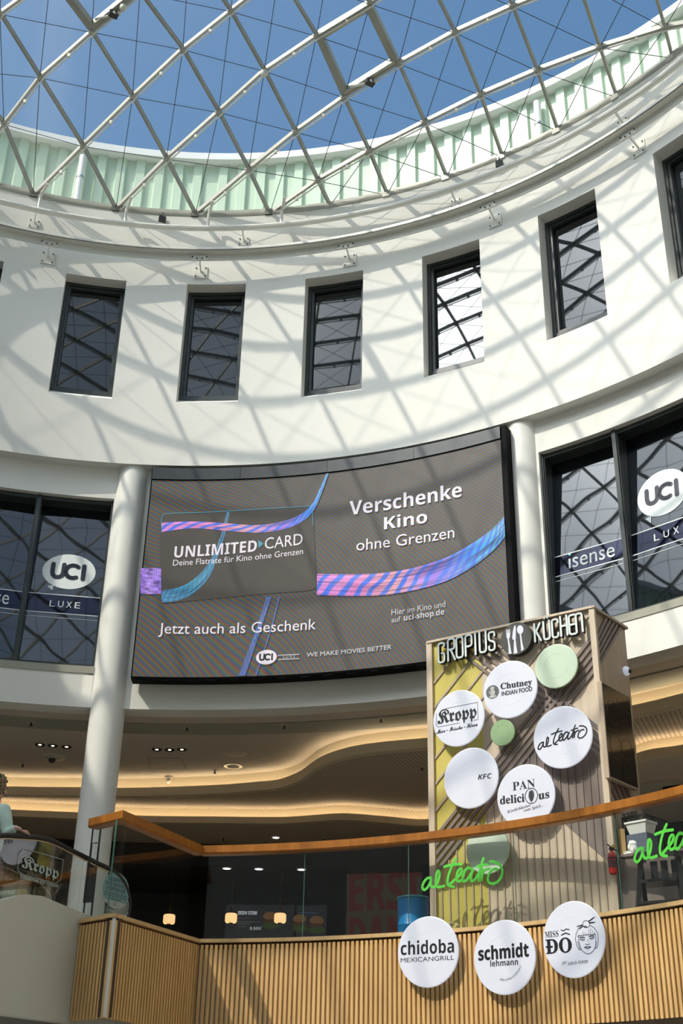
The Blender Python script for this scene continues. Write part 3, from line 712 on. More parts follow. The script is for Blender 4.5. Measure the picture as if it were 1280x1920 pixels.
for x, y, z, lb in [(403, 1444, ZC1_, 'left of the silver ceiling speaker'), (43, 1432, ZC1_, 'at the far left of the upper ceiling'), (419, 1570, ZC3_, 'in the dark ceiling between two downlights'), (608, 1572, ZC3_, 'in the dark ceiling left of the tower'), (791, 1437, ZC2_, 'in the perforated ceiling right beside the tower'), (351, 1363, 7.56, 'in the ceiling edge above the spotlights'), (533, 1359, 7.56, 'in the ceiling edge below the screen logo'), (714, 1347, 7.56, 'in the ceiling edge closest to the tower'), (59, 1354, 7.56, 'in the ceiling edge left of the column')]:
    P = ceil_at(x, y, z); t_ = thing('sprinkler', 'small sprinkler head %s' % lb, 'sprinkler', P, 'sprinkler heads in the ceilings')
    m_ = MB(); m_.lathe(P, [(.045, 0), (.045, -.008)], 14); m_.build('collar', M['ceil_fit'], t_)
    m_ = MB(); m_.lathe(P, [(.014, 0), (.014, -.05), (.028, -.055), (.028, -.062)], 10); m_.build('nozzle', M['dark_bolt'], t_)
hp = thing('access_hatch', 'square access hatch outline flush in the ceiling under the screen', 'hatch', ceil_at(312, 1432, ZC1_)); m_ = MB()
hc = [ceil_at(*q, ZC1_-.001) for q in ((278, 1421), (339, 1421), (348, 1441), (281, 1442))]
for p, q in zip(hc, hc[1:]+hc[:1]): m_.bar(p, q, .008, .004)
m_.build('joint', M['dark_bolt'], hp)
P = ceil_at(757, 1458, ZC2_); m_ = MB(); m_.lathe(P, [(.19, 0), (.18, -.006)], 20); tag(m_.build('ceiling_grille', M['ceil_fit'], loc=P), 'faint round grille in the perforated ceiling left of the tower', 'vent')
P = ceil_at(1243, 1474, ZC2_-.002) if False else ceil_at(1243, 1474, ZC3_); vt = thing('air_diffuser', 'round ceiling air diffuser with dark blades, right of the tower', 'vent', P)
m_ = MB(); m_.lathe(P, [(.42, 0), (.42, -.01), (.30, -.014)], 28); m_.build('rim', M['ceil_fit'], vt)
m_ = MB()
for k in range(7): a_ = k*.32-.6; m_.bar(P+Vector((0, 0, -.02)), P+Vector((.28*math.cos(a_), .28*math.sin(a_), -.02)), .03, .012)
m_.build('blade', M['black'], vt)

# ================================================================== THE BIG SCREEN
def screen_mat():
    m = mat('led screen surface', (.06, .056, .05), .5, spec=.25); nt = m.node_tree; n = nt.nodes; b = n['Principled BSDF']
    t = n.new('ShaderNodeUVMap'); sp = n.new('ShaderNodeSeparateXYZ'); nt.links.new(t.outputs[0], sp.inputs[0])
    nz = n.new('ShaderNodeTexNoise'); nz.inputs['Scale'].default_value = .36; nz.inputs['Detail'].default_value = 1; nt.links.new(t.outputs[0], nz.inputs[0])
    def mm(op, a, v):
        q = n.new('ShaderNodeMath'); q.operation = op
        for i, x in enumerate((a, v)):
            if isinstance(x, (int, float)): q.inputs[i].default_value = x
            else: nt.links.new(x, q.inputs[i])
        return q.outputs[0]
    du = mm('SUBTRACT', sp.outputs[0], -4.0); dv = mm('SUBTRACT', sp.outputs[1], 4.5)
    ph = mm('ADD', mm('ADD', mm('MULTIPLY', mm('MULTIPLY', du, du), 5.0), mm('MULTIPLY', mm('MULTIPLY', dv, dv), 7.0)), mm('MULTIPLY', nz.outputs[0], 75.0))
    cmb = n.new('ShaderNodeCombineXYZ')
    for i, (off, c, a) in enumerate(((0, .048, .056), (1.9, .040, .024), (3.6, .038, .052))):
        nt.links.new(mm('ADD', mm('MULTIPLY', mm('SINE', mm('ADD', ph, off), 0), a), c), cmb.inputs[i])
    nt.links.new(cmb.outputs[0], b.inputs['Emission Color']); b.inputs['Emission Strength'].default_value = 1.0
    return m
def glow_mat(name, cols, k, s, stripe=(.03, .16, .85)):
    m = mat(name, (.05, .05, .05), .5); nt = m.node_tree; n = nt.nodes; b = n['Principled BSDF']
    t = n.new('ShaderNodeUVMap'); sp = n.new('ShaderNodeSeparateXYZ'); nt.links.new(t.outputs[0], sp.inputs[0])
    r = n.new('ShaderNodeValToRGB'); nt.links.new(sp.outputs[0], r.inputs[0]); cr = r.color_ramp
    cr.elements[0].color = (*cols[0], 1); cr.elements[1].color = (*cols[-1], 1)
    for i, c in enumerate(cols[1:-1]): e = cr.elements.new((i+1)/(len(cols)-1)); e.color = (*c, 1)
    mp = n.new('ShaderNodeMapping'); mp.inputs['Scale'].default_value = (3, k, 1); nt.links.new(t.outputs[0], mp.inputs[0])
    nz = n.new('ShaderNodeTexNoise'); nz.inputs['Scale'].default_value = 1.0; nz.inputs['Detail'].default_value = 3; nt.links.new(mp.outputs[0], nz.inputs[0])
    r2 = n.new('ShaderNodeValToRGB'); r2.color_ramp.elements[0].position = .33; r2.color_ramp.elements[1].position = .66
    r2.color_ramp.elements[0].color = (.25, .22, .35, 1); r2.color_ramp.elements[1].color = (1.5, 1.5, 1.5, 1); nt.links.new(nz.outputs[0], r2.inputs[0])
    wv = n.new('ShaderNodeTexWave'); wv.inputs['Scale'].default_value = 1.0; wv.inputs['Distortion'].default_value = 3.0; wv.inputs['Detail'].default_value = 1
    mq = n.new('ShaderNodeMapping'); mq.inputs['Scale'].default_value = (5.5, 1.2, 1); mq.inputs['Rotation'].default_value = (0, 0, .35); nt.links.new(t.outputs[0], mq.inputs[0]); nt.links.new(mq.outputs[0], wv.inputs[0])
    r3 = n.new('ShaderNodeValToRGB'); r3.color_ramp.elements[0].position = .45; r3.color_ramp.elements[1].position = .75; nt.links.new(wv.outputs[0], r3.inputs[0])
    m0 = n.new('ShaderNodeMixRGB'); nt.links.new(r3.outputs[0], m0.inputs[0]); nt.links.new(r.outputs[0], m0.inputs[1]); m0.inputs[2].default_value = (*stripe, 1)
    mx = n.new('ShaderNodeMixRGB'); mx.blend_type = 'MULTIPLY'; mx.inputs[0].default_value = 1; nt.links.new(m0.outputs[0], mx.inputs[1]); nt.links.new(r2.outputs[0], mx.inputs[2])
    nt.links.new(mx.outputs[0], b.inputs['Emission Color']); b.inputs['Emission Strength'].default_value = s; return m
M['scr_black'] = mat('matt black housing', (.004, .004, .005), .8, spec=.15)
scr = thing('video_wall', 'large curved advertising screen between the two round columns, showing a dark cinema advert', 'screen', pc(9.95, 15.4, 7.95))
m_ = MB(); m_.sweep([(9.865, 7.93), (10.14, 7.93), (10.14, 11.6), (9.865, 11.6)], -1.75, 32.8, 36); m_.build('housing', M['scr_black'], scr)
m_ = MB(); m_.arc(9.855, -1.62, 32.3, 7.95, 11.36, 60, uv=True); m_.build('display', screen_mat(), scr, smooth=True)
M['header'] = mat('slate header panel', (.014, .022, .028), .45)
for k in range(4):
    m_ = MB(); p, q = -1.65+k*8.5, -1.65+(k+1)*8.5-.03; m_.sweep([(9.835, 11.375), (9.86, 11.375), (9.86, 11.585), (9.835, 11.585)], p, q, 9); m_.build('header_panel', M['header'], scr)
for k in range(16): m_ = MB(); m_.box(pc(9.9, -1+k*2.1, 7.92), (.14, .05, .03), -rad(-1+k*2.1)); m_.build('bottom_clip', M['scr_black'], scr)
SV = Cyl(9.848)
def smooth_px(pts, n=8):
    o = []
    for i in range(len(pts)-1):
        p0 = pts[max(i-1, 0)]; p1 = pts[i]; p2 = pts[i+1]; p3 = pts[min(i+2, len(pts)-1)]
        for j in range(n):
            t = j/n; o.append(tuple(.5*((2*b)+(c-a)*t+(2*a-5*b+4*c-d)*t*t+(-a+3*b-3*c+d)*t**3) for a, b, c, d in zip(p0, p1, p2, p3)))
    return o+[pts[-1]]
def swoosh(name, top, bot, mt, off=.004):
    a, b = smooth_px(top), smooth_px(bot); m_ = MB(); n_ = min(len(a), len(b))
    for i in range(n_-1):
        q = [SV.uv(*x) for x in (b[i], b[i+1], a[i+1], a[i])]; m_.poly([SV.P(u, v, off) for u, v in q], [(i/(n_-1), 0), ((i+1)/(n_-1), 0), ((i+1)/(n_-1), 1), (i/(n_-1), 1)])
    return m_.build(name, mt, scr)
PK, VI, BL, CY = (.85, .22, .55), (.35, .14, .75), (.03, .30, .80), (.02, .48, .70)
M['sw1'] = glow_mat('pink to blue light trail', [(.75, .25, .7), PK, (.9, .4, .45), VI, BL, CY, (.1, .5, .6)], 9, .85)
M['sw2'] = glow_mat('pink light trail', [(.5, .1, .6), (.8, .35, .75), (.6, .2, .7)], 8, .8)
M['sw3'] = glow_mat('teal light trail', [(.02, .2, .42), (.03, .28, .4), (.05, .24, .38), (.12, .2, .3)], 6, .7, (.02, .34, .60))
M['card'] = mat('dark card face', (.035, .032, .03), .5, spec=.25, emi=(.050, .044, .036), es=1.0)
M['scr_w'] = mat('screen white', (.3, .3, .3), .5, emi=(.62, .55, .62), es=.85)
M['scr_w2'] = mat('screen pale lettering', (.2, .2, .2), .5, emi=(.42, .42, .46), es=.8)
M['scr_d'] = mat('screen dark lettering', (.02, .02, .02), .5)
M['scr_c'] = mat('screen cyan mark', (.03, .1, .12), .5, emi=(.03, .28, .38), es=.8)
swoosh('light_trail', [(264, 1066), (280, 1065), (302, 1066)], [(263, 1113), (280, 1114), (302, 1114)], M['sw2'])
# the card
swoosh('card', [(302, 975), (308, 964), (400, 959), (500, 954), (578, 949), (586, 962)], [(302, 1120), (309, 1130), (400, 1122), (500, 1113), (584, 1106), (592, 1092)], M['card'], .002)
m_ = MB(); q = [SV.uv(*p) for p in [(303, 1000), (302, 972), (306, 965), (314, 963), (400, 960), (500, 954), (580, 949), (585, 955), (587, 985)]]; m_.stroke(SV, q, .010, .005, joint=False); m_.build('card_outline', M['scr_c'], scr)
swoosh('light_trail', [(303, 980), (360, 978), (420, 981), (480, 985), (530, 978), (565, 964), (586, 944), (600, 915), (612, 888)], [(303, 998), (360, 991), (420, 995), (480, 999), (530, 993), (565, 979), (588, 957), (603, 925), (616, 888)], M['sw1'], .006)
swoosh('light_trail', [(594, 1076), (660, 1077), (720, 1074), (780, 1064), (840, 1044), (890, 1016), (925, 990), (945, 968)], [(594, 1116), (660, 1118), (720, 1116), (780, 1106), (840, 1088), (890, 1060), (925, 1032), (947, 1006)], M['sw1'], .006)
swoosh('light_trail', [(303, 1107), (330, 1103), (355, 1092), (380, 1070), (400, 1040), (415, 1000), (425, 960)], [(303, 1130), (332, 1127), (362, 1113), (390, 1085), (408, 1046), (422, 1002), (431, 960)], M['sw3'], .005)
M['sw4'] = glow_mat('fine light streak', [(.08, .16, .42), (.16, .3, .5), (.12, .2, .45)], 5, .55)
swoosh('light_trail', [(447, 1267), (480, 1180), (500, 1119)], [(460, 1267), (489, 1180), (509, 1119)], M['sw4'])
swoosh('light_trail', [(478, 1267), (507, 1180), (522, 1119)], [(481, 1267), (509, 1180), (525, 1119)], M['sw4'])
m_ = MB()
text_px(m_, SV, bold('Verschenke'), (655, 966), (866, 931), 27, .008); text_px(m_, SV, bold('Kino'), (720, 993), (801, 980), 24, .008)
text_px(m_, SV, 'ohne Grenzen', (668, 1033), (852, 1008), 21, .008)
text_px(m_, SV, bold('UNLIMITED'), (326, 1046), (481, 1034), 21, .008); text_px(m_, SV, 'CARD', (496, 1030), (567, 1021), 21, .008)
text_px(m_, SV, 'Deine Flatrate für Kino ohne Grenzen', (324, 1061), (568, 1039), 11, .008)
text_px(m_, SV, 'Jetzt auch als Geschenk', (297, 1188), (592, 1180), 20, .008)
m_.build('advert_lettering', M['scr_w'], scr, normals=False)
m_ = MB(); text_px(m_, SV, 'Hier im Kino und', (734, 1154), (835, 1138), 11, .008); text_px(m_, SV, 'auf', (734, 1168), (751, 1165), 10, .008); text_px(m_, SV, bold('uci-shop.de'), (757, 1164), (833, 1152), 11, .008)
text_px(m_, SV, 'WE MAKE MOVIES BETTER', (575, 1232), (734, 1217), 8, .008, fat=.001)
for a, b in (((521, 1229), (561, 1227)), ((521, 1237), (561, 1235))): m_.strip(SV, SV.uv(*a), SV.uv(*b), .012, .008)
text_px(m_, SV, 'L U X E', (531, 1235), (553, 1233), 5, .008)
m_.build('small_lettering', M['scr_w2'], scr, normals=False)
m_ = MB(); m_.on(SV, [SV.uv(*p) for p in ((484, 1013), (494, 1020), (485, 1028))], .009); m_.build('triangle_mark', M['scr_c'], scr)
mw, md = MB(), MB(); cL, cR, cT = SV.uv(480, 1234), SV.uv(519, 1231), SV.uv(499, 1219); disp_uci(mw, md, SV, ((cL[0]+cR[0])/2, (cL[1]+cR[1])/2), (cR[0]-cL[0])/2, cT[1]-(cL[1]+cR[1])/2, .010)
mw.build('logo_oval', M['scr_w'], scr); md.build('logo_letters', M['scr_d'], scr)

# ================================================================== SLATTED PARAPET
SL = [Vector((.055, 6.297, 0)), Vector((.504, 5.867, 0)), Vector((1.288, 7.632, 0))]
par = thing('slatted_parapet', 'curved parapet clad in vertical oak slats at the bottom of the picture', 'parapet', (3, 6.9, 2.79))
ZP0, ZP1 = 2.79, 3.765
m_ = MB(); k_ = 0
a_ = 9.75
while a_ < 84:
    m_.box(pc(7.665, a_, (ZP0+ZP1)/2), (.034, .05, ZP1-ZP0), -rad(a_)); a_ += math.degrees(.0585/7.665)
for p, q in ((SL[2], SL[1]), (SL[1], SL[0])):
    d_ = (q-p); n_ = int(d_.length/.0585); ang = math.atan2(d_.y, d_.x); nn = Vector((d_.y, -d_.x, 0)).normalized()
    if nn.dot(CAM-p) < 0: nn = -nn
    pe, qe = (p, q+d_.normalized()*.02) if q is SL[1] else (p-d_.normalized()*.02, q); d_ = qe-pe
    for i in range(n_+1):
        m_.box(pe+d_*((i+.5)/(n_+1))-nn*.02+Vector((0, 0, (ZP0+ZP1)/2)), (.034, .05, ZP1-ZP0), ang)
m_.build('slat_cladding', M['slat'], par)
m_ = MB(); m_.sweep([(7.69, ZP0+.01), (7.74, ZP0+.01), (7.74, 3.79), (7.69, 3.79)], 9.5, 84, 90)
for p, q in ((SL[2], SL[1]), (SL[1], SL[0])):
    d_ = (q-p).normalized(); nn = Vector((d_.y, -d_.x, 0)); nn = nn if nn.dot(CAM-p) > 0 else -nn
    m_.box8([x-nn*o+Vector((0, 0, z)) for z in (ZP0+.01, 3.79) for x, o in ((p, .045), (q, .045), (q, .09), (p, .09))])
m_.build('backing', M['slat_back'], par)
m_ = MB(); m_.sweep([(7.625, 3.79), (7.80, 3.79), (7.80, 3.832), (7.625, 3.832)], 9.45, 84, 90)
def offs(p, q, t): d_ = (q-p).normalized(); nn = Vector((d_.y, -d_.x, 0)); nn = nn if nn.dot(CAM-p) > 0 else -nn; return nn*t
for p, q in ((SL[2], SL[1]), (SL[1], SL[0])):
    o = offs(p, q, 1); e_ = (q-p).normalized()*.02
    m_.box8([x+Vector((0, 0, z)) for z in (3.79, 3.832) for x in (p+o*.02, q+o*.02+e_, q-o*.13+e_, p-o*.13)])
m_.build('cap_board', M['cap_wood'], par)
m_ = MB(); m_.box(SL[1]+offs(SL[2], SL[1], .012)+offs(SL[1], SL[0], .012)+Vector((0, 0, 3.29)), (.028, .028, .98), .8); m_.build('corner_profile', M['white_steel'], par)

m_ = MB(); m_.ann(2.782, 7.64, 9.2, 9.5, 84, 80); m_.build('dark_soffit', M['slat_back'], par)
# ---- glass railing on top of it
rl = thing('glass_railing', 'frameless glass railing with an orange wooden handrail and green script lettering', 'railing', (3, 6.9, 3.83))
m_ = MB(); prf = [(7.70, 4.865), (7.715, 4.845), (7.84, 4.845), (7.85, 4.87), (7.85, 4.95), (7.70, 4.95)]
m_.sweep(prf, 8.9, 84, 90)
RP_ = [Vector((.02, 6.33, 0)), Vector((.475, 5.90, 0)), Vector((1.235, 7.665, 0))]
c0 = [pc(r, 8.9, z) for r, z in prf]
def rail_sec(p, axis, out): return [p+out*((7.775-r))+Vector((0, 0, z)) for r, z in prf]
o21 = offs(RP_[2], RP_[1], 1); o10 = offs(RP_[1], RP_[0], 1); mit = (o21+o10); mit = mit/ (1+o21.dot(o10))
base = RP_[1]-mit*.07
s0 = rail_sec(RP_[2]-o21*.07, 0, o21); s1 = rail_sec(base, 0, mit); s2 = rail_sec(RP_[0]-o10*.07, 0, o10)
for A_, B__ in ((s0, s1), (s1, s2)):
    ia = [m_.vert(p) for p in A_]; ib = [m_.vert(p) for p in B__]
    for j in range(6): m_.face((ia[j], ia[(j+1) % 6], ib[(j+1) % 6], ib[j]))
    m_.face(ia[::-1]); m_.face(ib)
m_.build('handrail', M['rail_wood'], rl)
RGL = 7.76; seams = [9.55]+[az_of(at_r(x, 1660, RGL)) for x in (570, 766, 966, 1163)]
step = seams[-1]-seams[-2]
while seams[-1] < 82: seams.append(seams[-1]+step)
for p, q in zip(seams, seams[1:]):
    m_ = MB(); m_.arc(RGL, p+.03, q-.03, 3.83, 4.85, 6); g_ = m_.build('glass_panel', M['rail_glass'], rl, smooth=True)
    m_ = MB(); m_.bar(pc(RGL, q, 3.83), pc(RGL, q, 4.85), .008, .014, up=pc(1, q, 0)) if False else m_.bar(pc(RGL, q, 3.83), pc(RGL, q, 4.85), .005, .012, up=pc(1, q, 0)); m_.build('glass_edge', M['glass_edge'], g_)
for p, q in ((RP_[2], RP_[1]), (RP_[1], RP_[0])):
    o = offs(p, q, .07); m_ = MB(); m_.poly([p-o+Vector((0, 0, 3.83)), q-o+Vector((0, 0, 3.83)), q-o+Vector((0, 0, 4.85)), p-o+Vector((0, 0, 4.85))]); g_ = m_.build('glass_panel', M['rail_glass'], rl)
    m_ = MB(); m_.bar(q-o+Vector((0, 0, 3.83)), q-o+Vector((0, 0, 4.85)), .012, .016, up=Vector((1, 0, 0))); m_.build('glass_edge', M['glass_edge'] if p is RP_[2] else M['black'], g_)

# handwriting shared by glass and plate: source strokes
TEA = [[(160, 500), (120, 508), (85, 550), (68, 605), (92, 632), (130, 600), (156, 545), (166, 505), (160, 560), (178, 602), (212, 590), (240, 540), (256, 470), (248, 428), (230, 432), (218, 500), (216, 570), (240, 602), (305, 590)],
       [(436, 293), (405, 345), (368, 430), (345, 520), (352, 580), (412, 600)], [(308, 380), (400, 357), (498, 352)],
       [(362, 578), (420, 525), (478, 470), (500, 415), (480, 402), (452, 440), (442, 500), (460, 540), (500, 525), (510, 500), (528, 440), (562, 392), (600, 400), (560, 395), (522, 445), (508, 510), (525, 540), (562, 515), (600, 455), (625, 410), (600, 480), (606, 538), (650, 510), (690, 440)],
       [(735, 288), (712, 360), (690, 450), (684, 528)], [(664, 378), (720, 362), (780, 356)],
       [(722, 400), (716, 460), (714, 528), (728, 450), (762, 412), (800, 402)],
       [(890, 412), (850, 405), (800, 450), (783, 520), (806, 558), (860, 560), (915, 515), (942, 440), (922, 372), (865, 330), (810, 322)]]
SG = Cyl(RGL)
def teatro_uv(S): return [[S.uv(780+x/5.82, 1560+y/5.82) for x, y in smooth_px(st, 4)] for st in TEA]
M['green'] = mat('bright green film', (.10, .62, .06), .5)
T0 = teatro_uv(SG); a0_ = SG.uv(780+95/5.82, 1560+630/5.82); a1_ = SG.uv(1195, 1616)
du_ = a1_[0]-a0_[0]; dv_ = a1_[1]-a0_[1]
for k, (du, dv) in enumerate(((0, 0), (du_, dv_))):
    m_ = MB()
    for st in T0: m_.stroke(SG, [(u+du, v+dv) for u, v in st], .031, .004, n=8)
    m_.build('script_lettering', M['green'], rl)

# ================================================================== ROUND PLATE SIGNS
M['ink'] = mat('black print', (.008, .009, .012), .45)
M['grey_print'] = mat('dark grey print', (.10, .11, .12), .5)
M['plate_g1'] = mat('pale green enamel', (.58, .70, .55), .3); M['plate_g2'] = mat('sage green enamel', (.30, .44, .24), .3); M['plate_g3'] = mat('mint green enamel', (.62, .74, .62), .3)
M['plate_edge'] = mat('green plate rim', (.40, .60, .32), .35)
def plate(S, c, r, label, m, group, off=.11, th=.035, edge=None, rv=None):
    """dish-shaped disc standing off its wall; S = wall plane, c = (u, v)"""
    base = S.P(c[0], c[1], 0); t_ = thing('plate_sign', label, 'sign', base, group)
    q = MB(); q.lathe(base, [(r*.72, 0), (r*.72, off-th)], 32, ax=S.n); q.build('standoff', M['black'], t_)
    q = MB(); q.lathe(base, [(r*.90, off-th), (r*.985, off-th+.006), (r, off-th*.45), (r*.992, off-.003), (r*.978, off-.0005), (r*.965, off), (r*.95, off), (r*.58, off), (r*.56, off), (r*.559, off-.0015), (r*.55, off-.0015), (r*.549, off-.0001), (r*.5, off-.0001), (.001, off-.0001)], 64, ax=S.n, closed=False)
    q.build('dish', m, t_, smooth=True)
    if edge:
        q = MB(); q.lathe(base, [(r*.99, off-th+.004), (r*1.004, off-th*.5), (r*.992, off-.006)], 64, ax=S.n, closed=False); q.build('rim', edge, t_, smooth=True)
    return t_, S.lifted(off+.0018)
def slat_plane(px):
    P = at_r(*px, 7.53); az = az_of(P); rr = pc(1, az, 0); return Flat(pc(7.64, az, 0), (math.cos(rad(az)), -math.sin(rad(az)), 0), -rr)
def centre(S, px, off): return S.lifted(off).uv(*px)
GP = 'round white plate signs'
# on the slats
def ink(S, t_, fn, name='print', m=None):
    q = MB(); fn(q); q.build(name, m or M['ink'], t_, normals=False)
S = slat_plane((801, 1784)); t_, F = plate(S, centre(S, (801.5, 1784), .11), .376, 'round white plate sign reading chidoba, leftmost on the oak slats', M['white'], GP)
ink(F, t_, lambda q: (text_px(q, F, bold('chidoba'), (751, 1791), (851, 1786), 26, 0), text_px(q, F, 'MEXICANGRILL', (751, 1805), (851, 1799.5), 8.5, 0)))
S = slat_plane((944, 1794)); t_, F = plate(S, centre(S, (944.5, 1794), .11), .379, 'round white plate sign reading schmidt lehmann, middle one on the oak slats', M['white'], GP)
def arc_text(q, S, body, c, r, a0, a1, h):
    n_ = len(body)
    for i, ch in enumerate(body):
        V, Fc = text_polys(ch)
        if not V: continue
        x0 = min(v[0] for v in V); x1 = max(v[0] for v in V); a = a0+(a1-a0)*(i+.5)/n_; k = h/.72
        ca, sa = math.cos(a+PI/2), math.sin(a+PI/2); o = (c[0]+r*math.cos(a), c[1]+r*math.sin(a))
        b = [q.vert(S.P(o[0]+((v[0]-(x0+x1)/2)*ca-v[1]*sa)*k, o[1]+((v[0]-(x0+x1)/2)*sa+v[1]*ca)*k, 0)) for v in V]
        for f in Fc: q.face([b[i_] for i_ in f])
def schm(q):
    text_px(q, F, bold('schmidt'), (897, 1801), (991, 1793), 26, 0, fat=.003); text_px(q, F, bold('lehmann'), (919, 1812.5), (971, 1809), 12, 0)
    c = F.uv(944, 1796); e = F.uv(935, 1838); r = math.hypot(e[0]-c[0], e[1]-c[1])
    arc_text(q, F, 'Hausmannskost', c, r, rad(-104), rad(-24), .030)
ink(F, t_, schm)
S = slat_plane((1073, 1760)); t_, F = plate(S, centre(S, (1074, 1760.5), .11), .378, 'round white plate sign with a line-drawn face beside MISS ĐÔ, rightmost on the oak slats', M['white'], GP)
def c4(x, y): return F.uv(1010+x/9.846, 1700+y/9.846)
def miss(q):
    text_px(q, F, serif('MISS'), (1021.4, 1758.4), (1047, 1756), 11.5, 0); text_px(q, F, serif('DO'), (1024, 1788.5), (1072, 1784.5), 27, 0, fat=.003)
    L_ = lambda pts, wd=.006: q.stroke(F, [c4(*p) for p in pts], wd, 0, n=6)
    L_([(140, 745), (245, 740)], .02); L_([(415, 525), (490, 487), (568, 512)], .012); L_([(410, 430), (450, 448), (500, 412), (560, 425)], .010)
    text_px(q, F, serif('ASIAN FOOD'), (1063.5, 1810), (1101.5, 1805.5), 6, 0); text_px(q, F, serital('fast'), (1053, 1809), (1062, 1806), 6, 0)
    L_([(873+66*math.cos(a*.35), 322+66*math.sin(a*.35)) for a in range(19)]); L_([(705, 365), (800, 338)], .010); L_([(750, 410), (815, 360)], .010); L_([(915, 275), (1000, 212)], .014); L_([(1005, 208), (1028, 192)], .009); L_([(930, 300), (1000, 292)], .014); L_([(1005, 291), (1036, 288)], .009); L_([(830, 365), (880, 368)], .010)
    L_([(800, 345), (730, 400), (685, 500), (672, 600), (690, 700), (735, 790), (785, 795)]); L_([(945, 345), (1030, 400), (1080, 490), (1095, 600), (1085, 700), (1075, 760), (1030, 770)])
    L_([(725, 545), (735, 640), (760, 740), (785, 795), (830, 840), (880, 870), (930, 872), (975, 845), (1020, 790), (1045, 720), (1050, 620), (1040, 515)])
    L_([(715, 545), (770, 535), (820, 525), (880, 520), (960, 520), (1040, 510)], .007)
    for a in ([(740, 500), (725, 545)], [(810, 460), (820, 525)], [(925, 420), (920, 515)], [(955, 400), (955, 515)], [(990, 440), (1000, 515)], [(1020, 470), (1030, 510)], [(860, 480), (870, 520)], [(700, 640), (745, 785)], [(720, 640), (765, 790)], [(1065, 640), (1050, 760)]): L_(a, .004)
    L_([(750, 572), (800, 560), (845, 572)], .010); L_([(925, 555), (975, 540), (1015, 545)], .010); L_([(755, 605), (800, 592), (845, 610), (800, 625), (755, 605)]); L_([(935, 590), (975, 572), (1018, 570), (980, 600), (935, 590)])
    L_([(860, 690), (880, 705), (910, 703), (935, 685)]); L_([(840, 752), (880, 740), (905, 746), (960, 738)], .008); L_([(840, 752), (905, 778), (960, 738)], .008); L_([(905, 600), (905, 640)], .004)
ink(F, t_, miss)

# ================================================================== WOODEN SIGN TOWER
TA, TB, TC = Vector((4.02, 7.05, 0)), Vector((5.90, 5.79, 0)), Vector((6.39, 6.36, 0))
TU = (TB-TA).normalized(); TN = Vector((TU.y, -TU.x, 0)); TN = TN if TN.dot(CAM-TA) > 0 else -TN
SU = (TC-TB).normalized(); SN = Vector((SU.y, -SU.x, 0)); TW = (TB-TA).length; SW = .84; TZ0, TZ1 = 3.72, 7.5
tw = thing('sign_tower', 'tall wooden sign tower of beige and olive boards with crossing brown battens', 'sign', (TA+TB)/2+Vector((0, 0, TZ0)))
TF = Flat(TA, TU, TN); TS = Flat(TB, SU, SN)
def slab(S, u0, u1, v0, v1, off, th, m, name, par=tw): q = MB(); q.on(S, [(u0, v0), (u1, v0), (u1, v1), (u0, v1)], off, th); return q.build(name, m, par)
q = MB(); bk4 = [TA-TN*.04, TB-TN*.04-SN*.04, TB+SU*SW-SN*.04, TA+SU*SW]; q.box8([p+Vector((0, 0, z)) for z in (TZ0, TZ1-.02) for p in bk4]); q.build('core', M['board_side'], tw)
uy = TF.uv(902, 1300)[0]
slab(TF, 0, uy, TZ0, TZ1-.01, -.018, .012, M['yellow'], 'olive_board'); slab(TF, uy, TW, TZ0, TZ1-.01, -.018, .012, M['board'], 'beige_board')
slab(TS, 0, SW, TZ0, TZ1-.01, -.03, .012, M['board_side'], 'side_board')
def clipseg(a, b, u0, u1, v0, v1):
    (x0, y0), (x1, y1) = a, b; t0, t1 = -20.0, 20.0
    for p, d_, lo, hi in ((x0, x1-x0, u0, u1), (y0, y1-y0, v0, v1)):
        if abs(d_) < 1e-9:
            if p < lo or p > hi: return None
            continue
        ta, tb = sorted(((lo-p)/d_, (hi-p)/d_)); t0 = max(t0, ta); t1 = min(t1, tb)
    return None if t1 <= t0 else ((x0+(x1-x0)*t0, y0+(y1-y0)*t0), (x0+(x1-x0)*t1, y0+(y1-y0)*t1))
lo_u, hi_u, lo_v, hi_v = .045, TW-.045, TZ0+.02, TZ1-.04
def lerp2(a, b, t): return (a[0]+(b[0]-a[0])*t, a[1]+(b[1]-a[1])*t)
e1a, e1b = TF.uv(815, 1571), TF.uv(1106, 1199); e5a, e5b = TF.uv(815, 1638), TF.uv(1112, 1259)
d1a, d1b = TF.uv(828, 1197), TF.uv(1125, 1422); d5a, d5b = TF.uv(892, 1183), TF.uv(1118, 1362)
q = MB()
for iy in (1281, 1328, 1376, 1425, 1474, 1525):
    a = TF.uv(812, iy); sl2 = (e1b[1]-e1a[1])/(e1b[0]-e1a[0]); c = clipseg(a, (a[0]+1, a[1]+sl2), lo_u, hi_u, lo_v, hi_v)
    if c: q = MB(); q.strip(TF, c[0], c[1], .026, -.004, .014); q.build('diagonal_batten', M['board_side'], tw)
def line_v(a, b, u): return a[1]+(b[1]-a[1])*(u-a[0])/(b[0]-a[0])
q = MB(); q2 = MB(); us = [TF.uv(827+14.6*k, 1650)[0] for k in range(22)]
pt = [TF.uv(*p) for p in ((985, 1482), (1062, 1548), (1139, 1616))]
for u in us:
    if u > hi_u: break
    vt_ = min(line_v(e5a, e5b, u), line_v(d1a, d1b, u))-.02
    q = MB(); q.strip(TF, (u, TZ0+.02), (u, vt_), .018, -.005, .013); q.build('vertical_batten', M['board_side'], tw)
